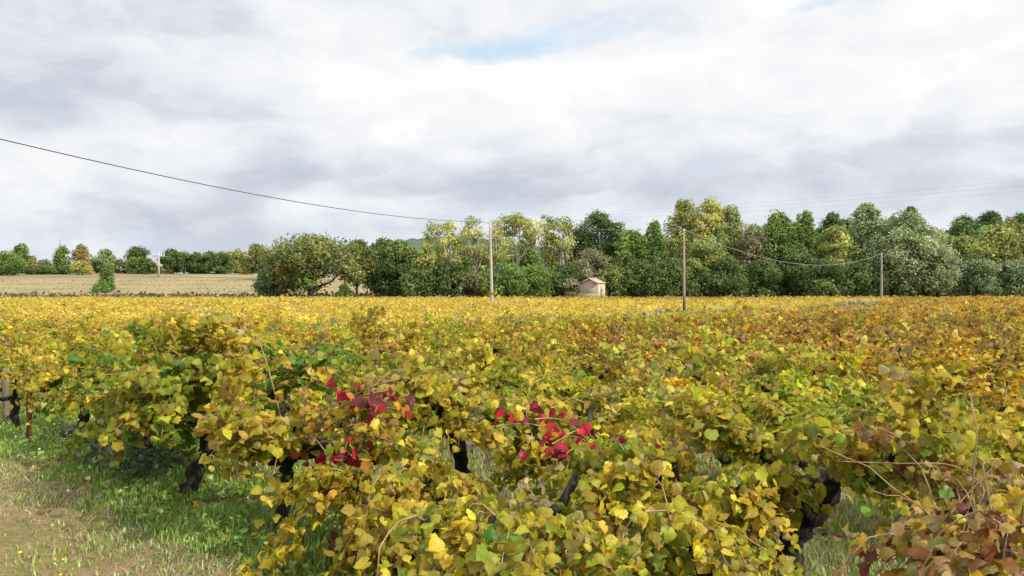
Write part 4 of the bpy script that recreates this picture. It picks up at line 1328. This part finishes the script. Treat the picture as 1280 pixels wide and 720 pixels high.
# ------------------------------------------------------------------ stakes in the first row
def stake(x, y, h, mat, label, lean=0.0):
    root = tag(empty('vine_stake', (x, y, float(ground_z(x, y)))), label, 'stake', 'stakes in the first vine row')
    mb = MB()
    if mat == 'rust':       # angle iron
        for a, b in (((-0.03, -0.03), (0.03, -0.022)), ((-0.03, -0.0215), (-0.022, 0.03))):
            mb.box((a[0], a[1], -0.2), (b[0], b[1], h), M=lambda V: V + np.stack([lean * V[:, 2], 0 * V[:, 2], 0 * V[:, 2]], 1))
    else:
        t = np.linspace(0, 1, 6)
        mb.tube(np.stack([lean * h * t, 0 * t, -0.2 + (h + 0.2) * t], 1), 0.045 - 0.006 * t, 8, rough=0.08, seed=3)
    mb.build('post', M[mat], root)
    nb = MB()
    nb.tube([(lean * h - 0.01, -0.05, h - 0.12), (lean * h - 0.01, 0.05, h - 0.12)], 0.006, 5)
    nb.build('wire_hook', M['steel'], root)


stake(px2x(38, 9.7), 9.7, 0.80, 'rust', 'rusty red iron stake beside the track at far left', 0.0)
stake(px2x(8, 11.2), 11.2, 0.72, 'wood_stake', 'short grey wooden stake left of the rusty one, at the view edge', -0.01)

# ------------------------------------------------------------------ grass, weeds, litter
def blades(x, y, h, w, c, lean=0.5, bend=0.6):
    n_ = len(x)
    g_ = np.random.default_rng(n_)
    a = g_.uniform(0, 6.28, n_)
    dx, dy = np.cos(a), np.sin(a)
    z = ground_z(x, y)
    ln = h * lean * g_.uniform(0.2, 1.3, n_)
    bx = np.stack([x, y, z], 1)
    side = np.stack([-dy, dx, 0 * dx], 1) * (w / 2)[:, None]
    mid = bx + np.stack([dx * ln * 0.35, dy * ln * 0.35, h * 0.6], 1)
    tip = bx + np.stack([dx * ln, dy * ln, h * (1 - 0.25 * bend * g_.uniform(0, 1, n_))], 1)
    V = np.stack([bx - side, bx + side, mid + side * 0.8, mid - side * 0.8, tip], 1).reshape(-1, 3)
    o = (np.arange(n_) * 5)[:, None]
    q_ = o + np.array([[0, 1, 2, 3]])
    t_ = o + np.array([[3, 2, 4]])
    C = np.repeat(c, 5, 0)
    return V, q_, t_, C


def sample_strip(n_, s0, s1, o0, o1):
    s = g.uniform(s0, s1, n_)
    o = g.uniform(o0, o1, n_)
    P = ROW0[None] + ROW[None] * s[:, None] + PER[None] * o[:, None]
    return P[:, 0], P[:, 1], s, o


def clump(x, y, sc_, seed):
    return np.array([mnoise.noise(Vector((a * sc_, b * sc_, seed))) for a, b in zip(x, y)])


def grass_object(name, label, n_, s0, s1, o0, o1, thr, hmin, hmax, w, cols, seed, csc=1.1, edge=None, lean=0.6):
    x, y, s, o = sample_strip(n_, s0, s1, o0, o1)
    k_ = clump(x, y, csc, seed) + 0.4 * clump(x, y, csc * 4, seed + 5)
    if edge is not None:
        k_ = k_ + edge(s, o)
    keep = (k_ > thr) & (y > 3.2)
    x, y, k_ = x[keep], y[keep], k_[keep]
    n2 = len(x)
    h = g.uniform(hmin, hmax, n2) * (0.6 + 0.5 * np.clip(k_ - thr, 0, 1))
    cc = np.array(cols)[g.integers(len(cols), size=n2)] * np.exp(g.normal(0, 0.22, (n2, 1)))
    V, q_, t_, C = blades(x, y, h, np.full(n2, w) * g.uniform(0.7, 1.3, n2), cc, lean)
    return tag(link(name, make_mesh(name, V, [q_, t_], C), M['grass']), label, 'grass', kind='stuff')


GREEN = [(0.20, 0.34, 0.048), (0.165, 0.295, 0.042), (0.245, 0.375, 0.064), (0.29, 0.35, 0.09)]
DRY = [(0.36, 0.28, 0.14), (0.28, 0.215, 0.11), (0.45, 0.37, 0.21), (0.20, 0.18, 0.07)]
grass_object('grass', 'bright green grass along the edge of the track under the first vines', 80000, -4, 11, -0.95, 1.6, -0.05, 0.05, 0.14, 0.010, GREEN, 2.2,
             edge=lambda s, o: 0.9 * sm(-0.95, -0.35, o) - 0.6)
grass_object('grass', 'patchy green grass between the vine rows', 70000, -9, 14, 1.6, 13, 0.05, 0.05, 0.16, 0.013, GREEN + [(0.25, 0.22, 0.09)], 8.4)
grass_object('dry_grass', 'short dry grass scattered over the dirt track', 70000, -4, 16, -4.6, -0.5, -0.18, 0.012, 0.05, 0.007, DRY + [(0.16, 0.20, 0.06)], 4.1, lean=1.8)
grass_object('dry_grass', 'pale dry grass tufts at the bottom left of the track', 9000, -4, 3, -3.2, -1.3, 0.30, 0.05, 0.20, 0.006, DRY[:3], 14.1, csc=1.6)
grass_object('grass', 'green tufts growing on the dirt track', 46000, -4, 16, -5.0, -0.8, 0.14, 0.03, 0.10, 0.010, GREEN, 19.7, csc=1.3)
grass_object('dry_grass', 'straw coloured grass between the vine rows', 42000, -9, 16, -0.2, 14, 0.10, 0.06, 0.24, 0.009, DRY, 27.3)

grass_object('grass', 'thin short grass where the dirt track meets the green edge', 26000, -4, 12, -1.35, -0.45, -0.10, 0.02, 0.075, 0.008, GREEN + DRY, 52.0, csc=2.0, lean=1.2,
             edge=lambda s, o: 0.8 * sm(-1.35, -0.6, o) - 0.45)
grass_object('grass', 'mixed green and straw grass under the nearest vines at the lower right', 46000, -9, 3, 0.6, 4.2, -0.22, 0.03, 0.15, 0.009, GREEN + DRY, 57.0, csc=1.7, lean=0.9)

# leafy weeds: small round leaves over the grass strip
def weeds(name, label, n_, s0, s1, o0, o1, cols, size, hmax, seed, thr):
    x, y, s, o = sample_strip(n_, s0, s1, o0, o1)
    k_ = clump(x, y, 1.4, seed)
    keep = (k_ > thr) & (y > 3.2)
    x, y, k_ = x[keep], y[keep], k_[keep]
    n2 = len(x)
    z = ground_z(x, y) + g.uniform(0.01, hmax, n2)
    cc = np.array(cols)[g.integers(len(cols), size=n2)] * np.exp(g.normal(0, 0.25, (n2, 1)))
    V, tr, C = leaves_geo(T_MID, np.stack([x, y, z], 1), g.normal(0, 0.45, (n2, 3)) + np.array([0, 0, 0.9]), g.normal(0, 1, (n2, 3)), size * g.uniform(0.5, 1.4, n2), g.normal(-0.2, 0.3, (n2, 2)), cc, cc * 0.85)
    return tag(link(name, make_mesh(name, V, [tr], C), M['grass']), label, 'weeds', kind='stuff')


weeds('weeds', 'leafy green weeds in the grassy edge below the first vines', 8000, -4, 10, -0.62, 1.4, GREEN, 0.045, 0.12, 31.0, -0.05)
weeds('weeds', 'dull dark weeds around the leaning trunk', 2600, 2.0, 4.6, -0.35, 0.5, [(0.11, 0.13, 0.07), (0.17, 0.14, 0.09), (0.08, 0.12, 0.05)], 0.042, 0.28, 35.0, 0.0)
weeds('leaf_litter', 'fallen yellow and brown vine leaves lying under the rows', 7000, -8, 12, -0.7, 12, [PALV['brown'], PALV['tan'], PALV['gold'], (0.12, 0.07, 0.035)], 0.075, 0.03, 41.0, -0.1)
weeds('leaf_litter', 'fallen yellow and brown leaves caught in the grass along the first row', 1000, -3, 9, -0.55, 0.9, [PALV['brown'], PALV['tan'], PALV['gold'], PALV['yellow'], (0.12, 0.07, 0.035)], 0.048, 0.06, 43.0, -0.6)
# tiny flowers
x, y, s, o = sample_strip(46, -2, 8, -0.9, 0.3)
cc = np.tile([(0.75, 0.75, 0.72)], (46, 1))
V, tr, C = leaves_geo(T_MID, np.stack([x, y, ground_z(x, y) + g.uniform(0.10, 0.17, 46)], 1), g.normal(0, 0.5, (46, 3)) + np.array([0.3, -0.5, 0.6]), g.normal(0, 1, (46, 3)), g.uniform(0.010, 0.022, 46), g.normal(0.3, 0.1, (46, 2)), cc, cc)
tag(link('wildflowers', make_mesh('wildflowers', V, [tr], C), M['flower']), 'tiny white flowers dotted through the green grass edge', 'flowers', kind='stuff')
nf = 7
pf = [at(u_ + g.normal(0, 9), v_, 5.45 + g.normal(0, 0.12)) for u_, v_ in ((54, 708), (57, 709), (73, 714), (76, 715), (66, 700), (40, 703), (30, 716))]
pf = np.array([(p[0] + 0.0, p[1], float(ground_z(p[0], p[1])) + 0.08) for p in pf])
cc = np.tile([(0.75, 0.55, 0.03)], (nf, 1))
V, tr, C = leaves_geo(T_MID, pf, g.normal(0, 0.3, (nf, 3)) + np.array([0, -0.6, 0.6]), g.normal(0, 1, (nf, 3)), g.uniform(0.012, 0.024, nf), g.normal(0.3, 0.1, (nf, 2)), cc, cc)
tag(link('wildflowers', make_mesh('wildflowers', V, [tr], C), M['flower']), 'small yellow flowers in the tuft at the lower left corner', 'flowers', kind='stuff')
print('vines', len(HAND), len(near), len(margin), len(rest), 'dmax', dmax)
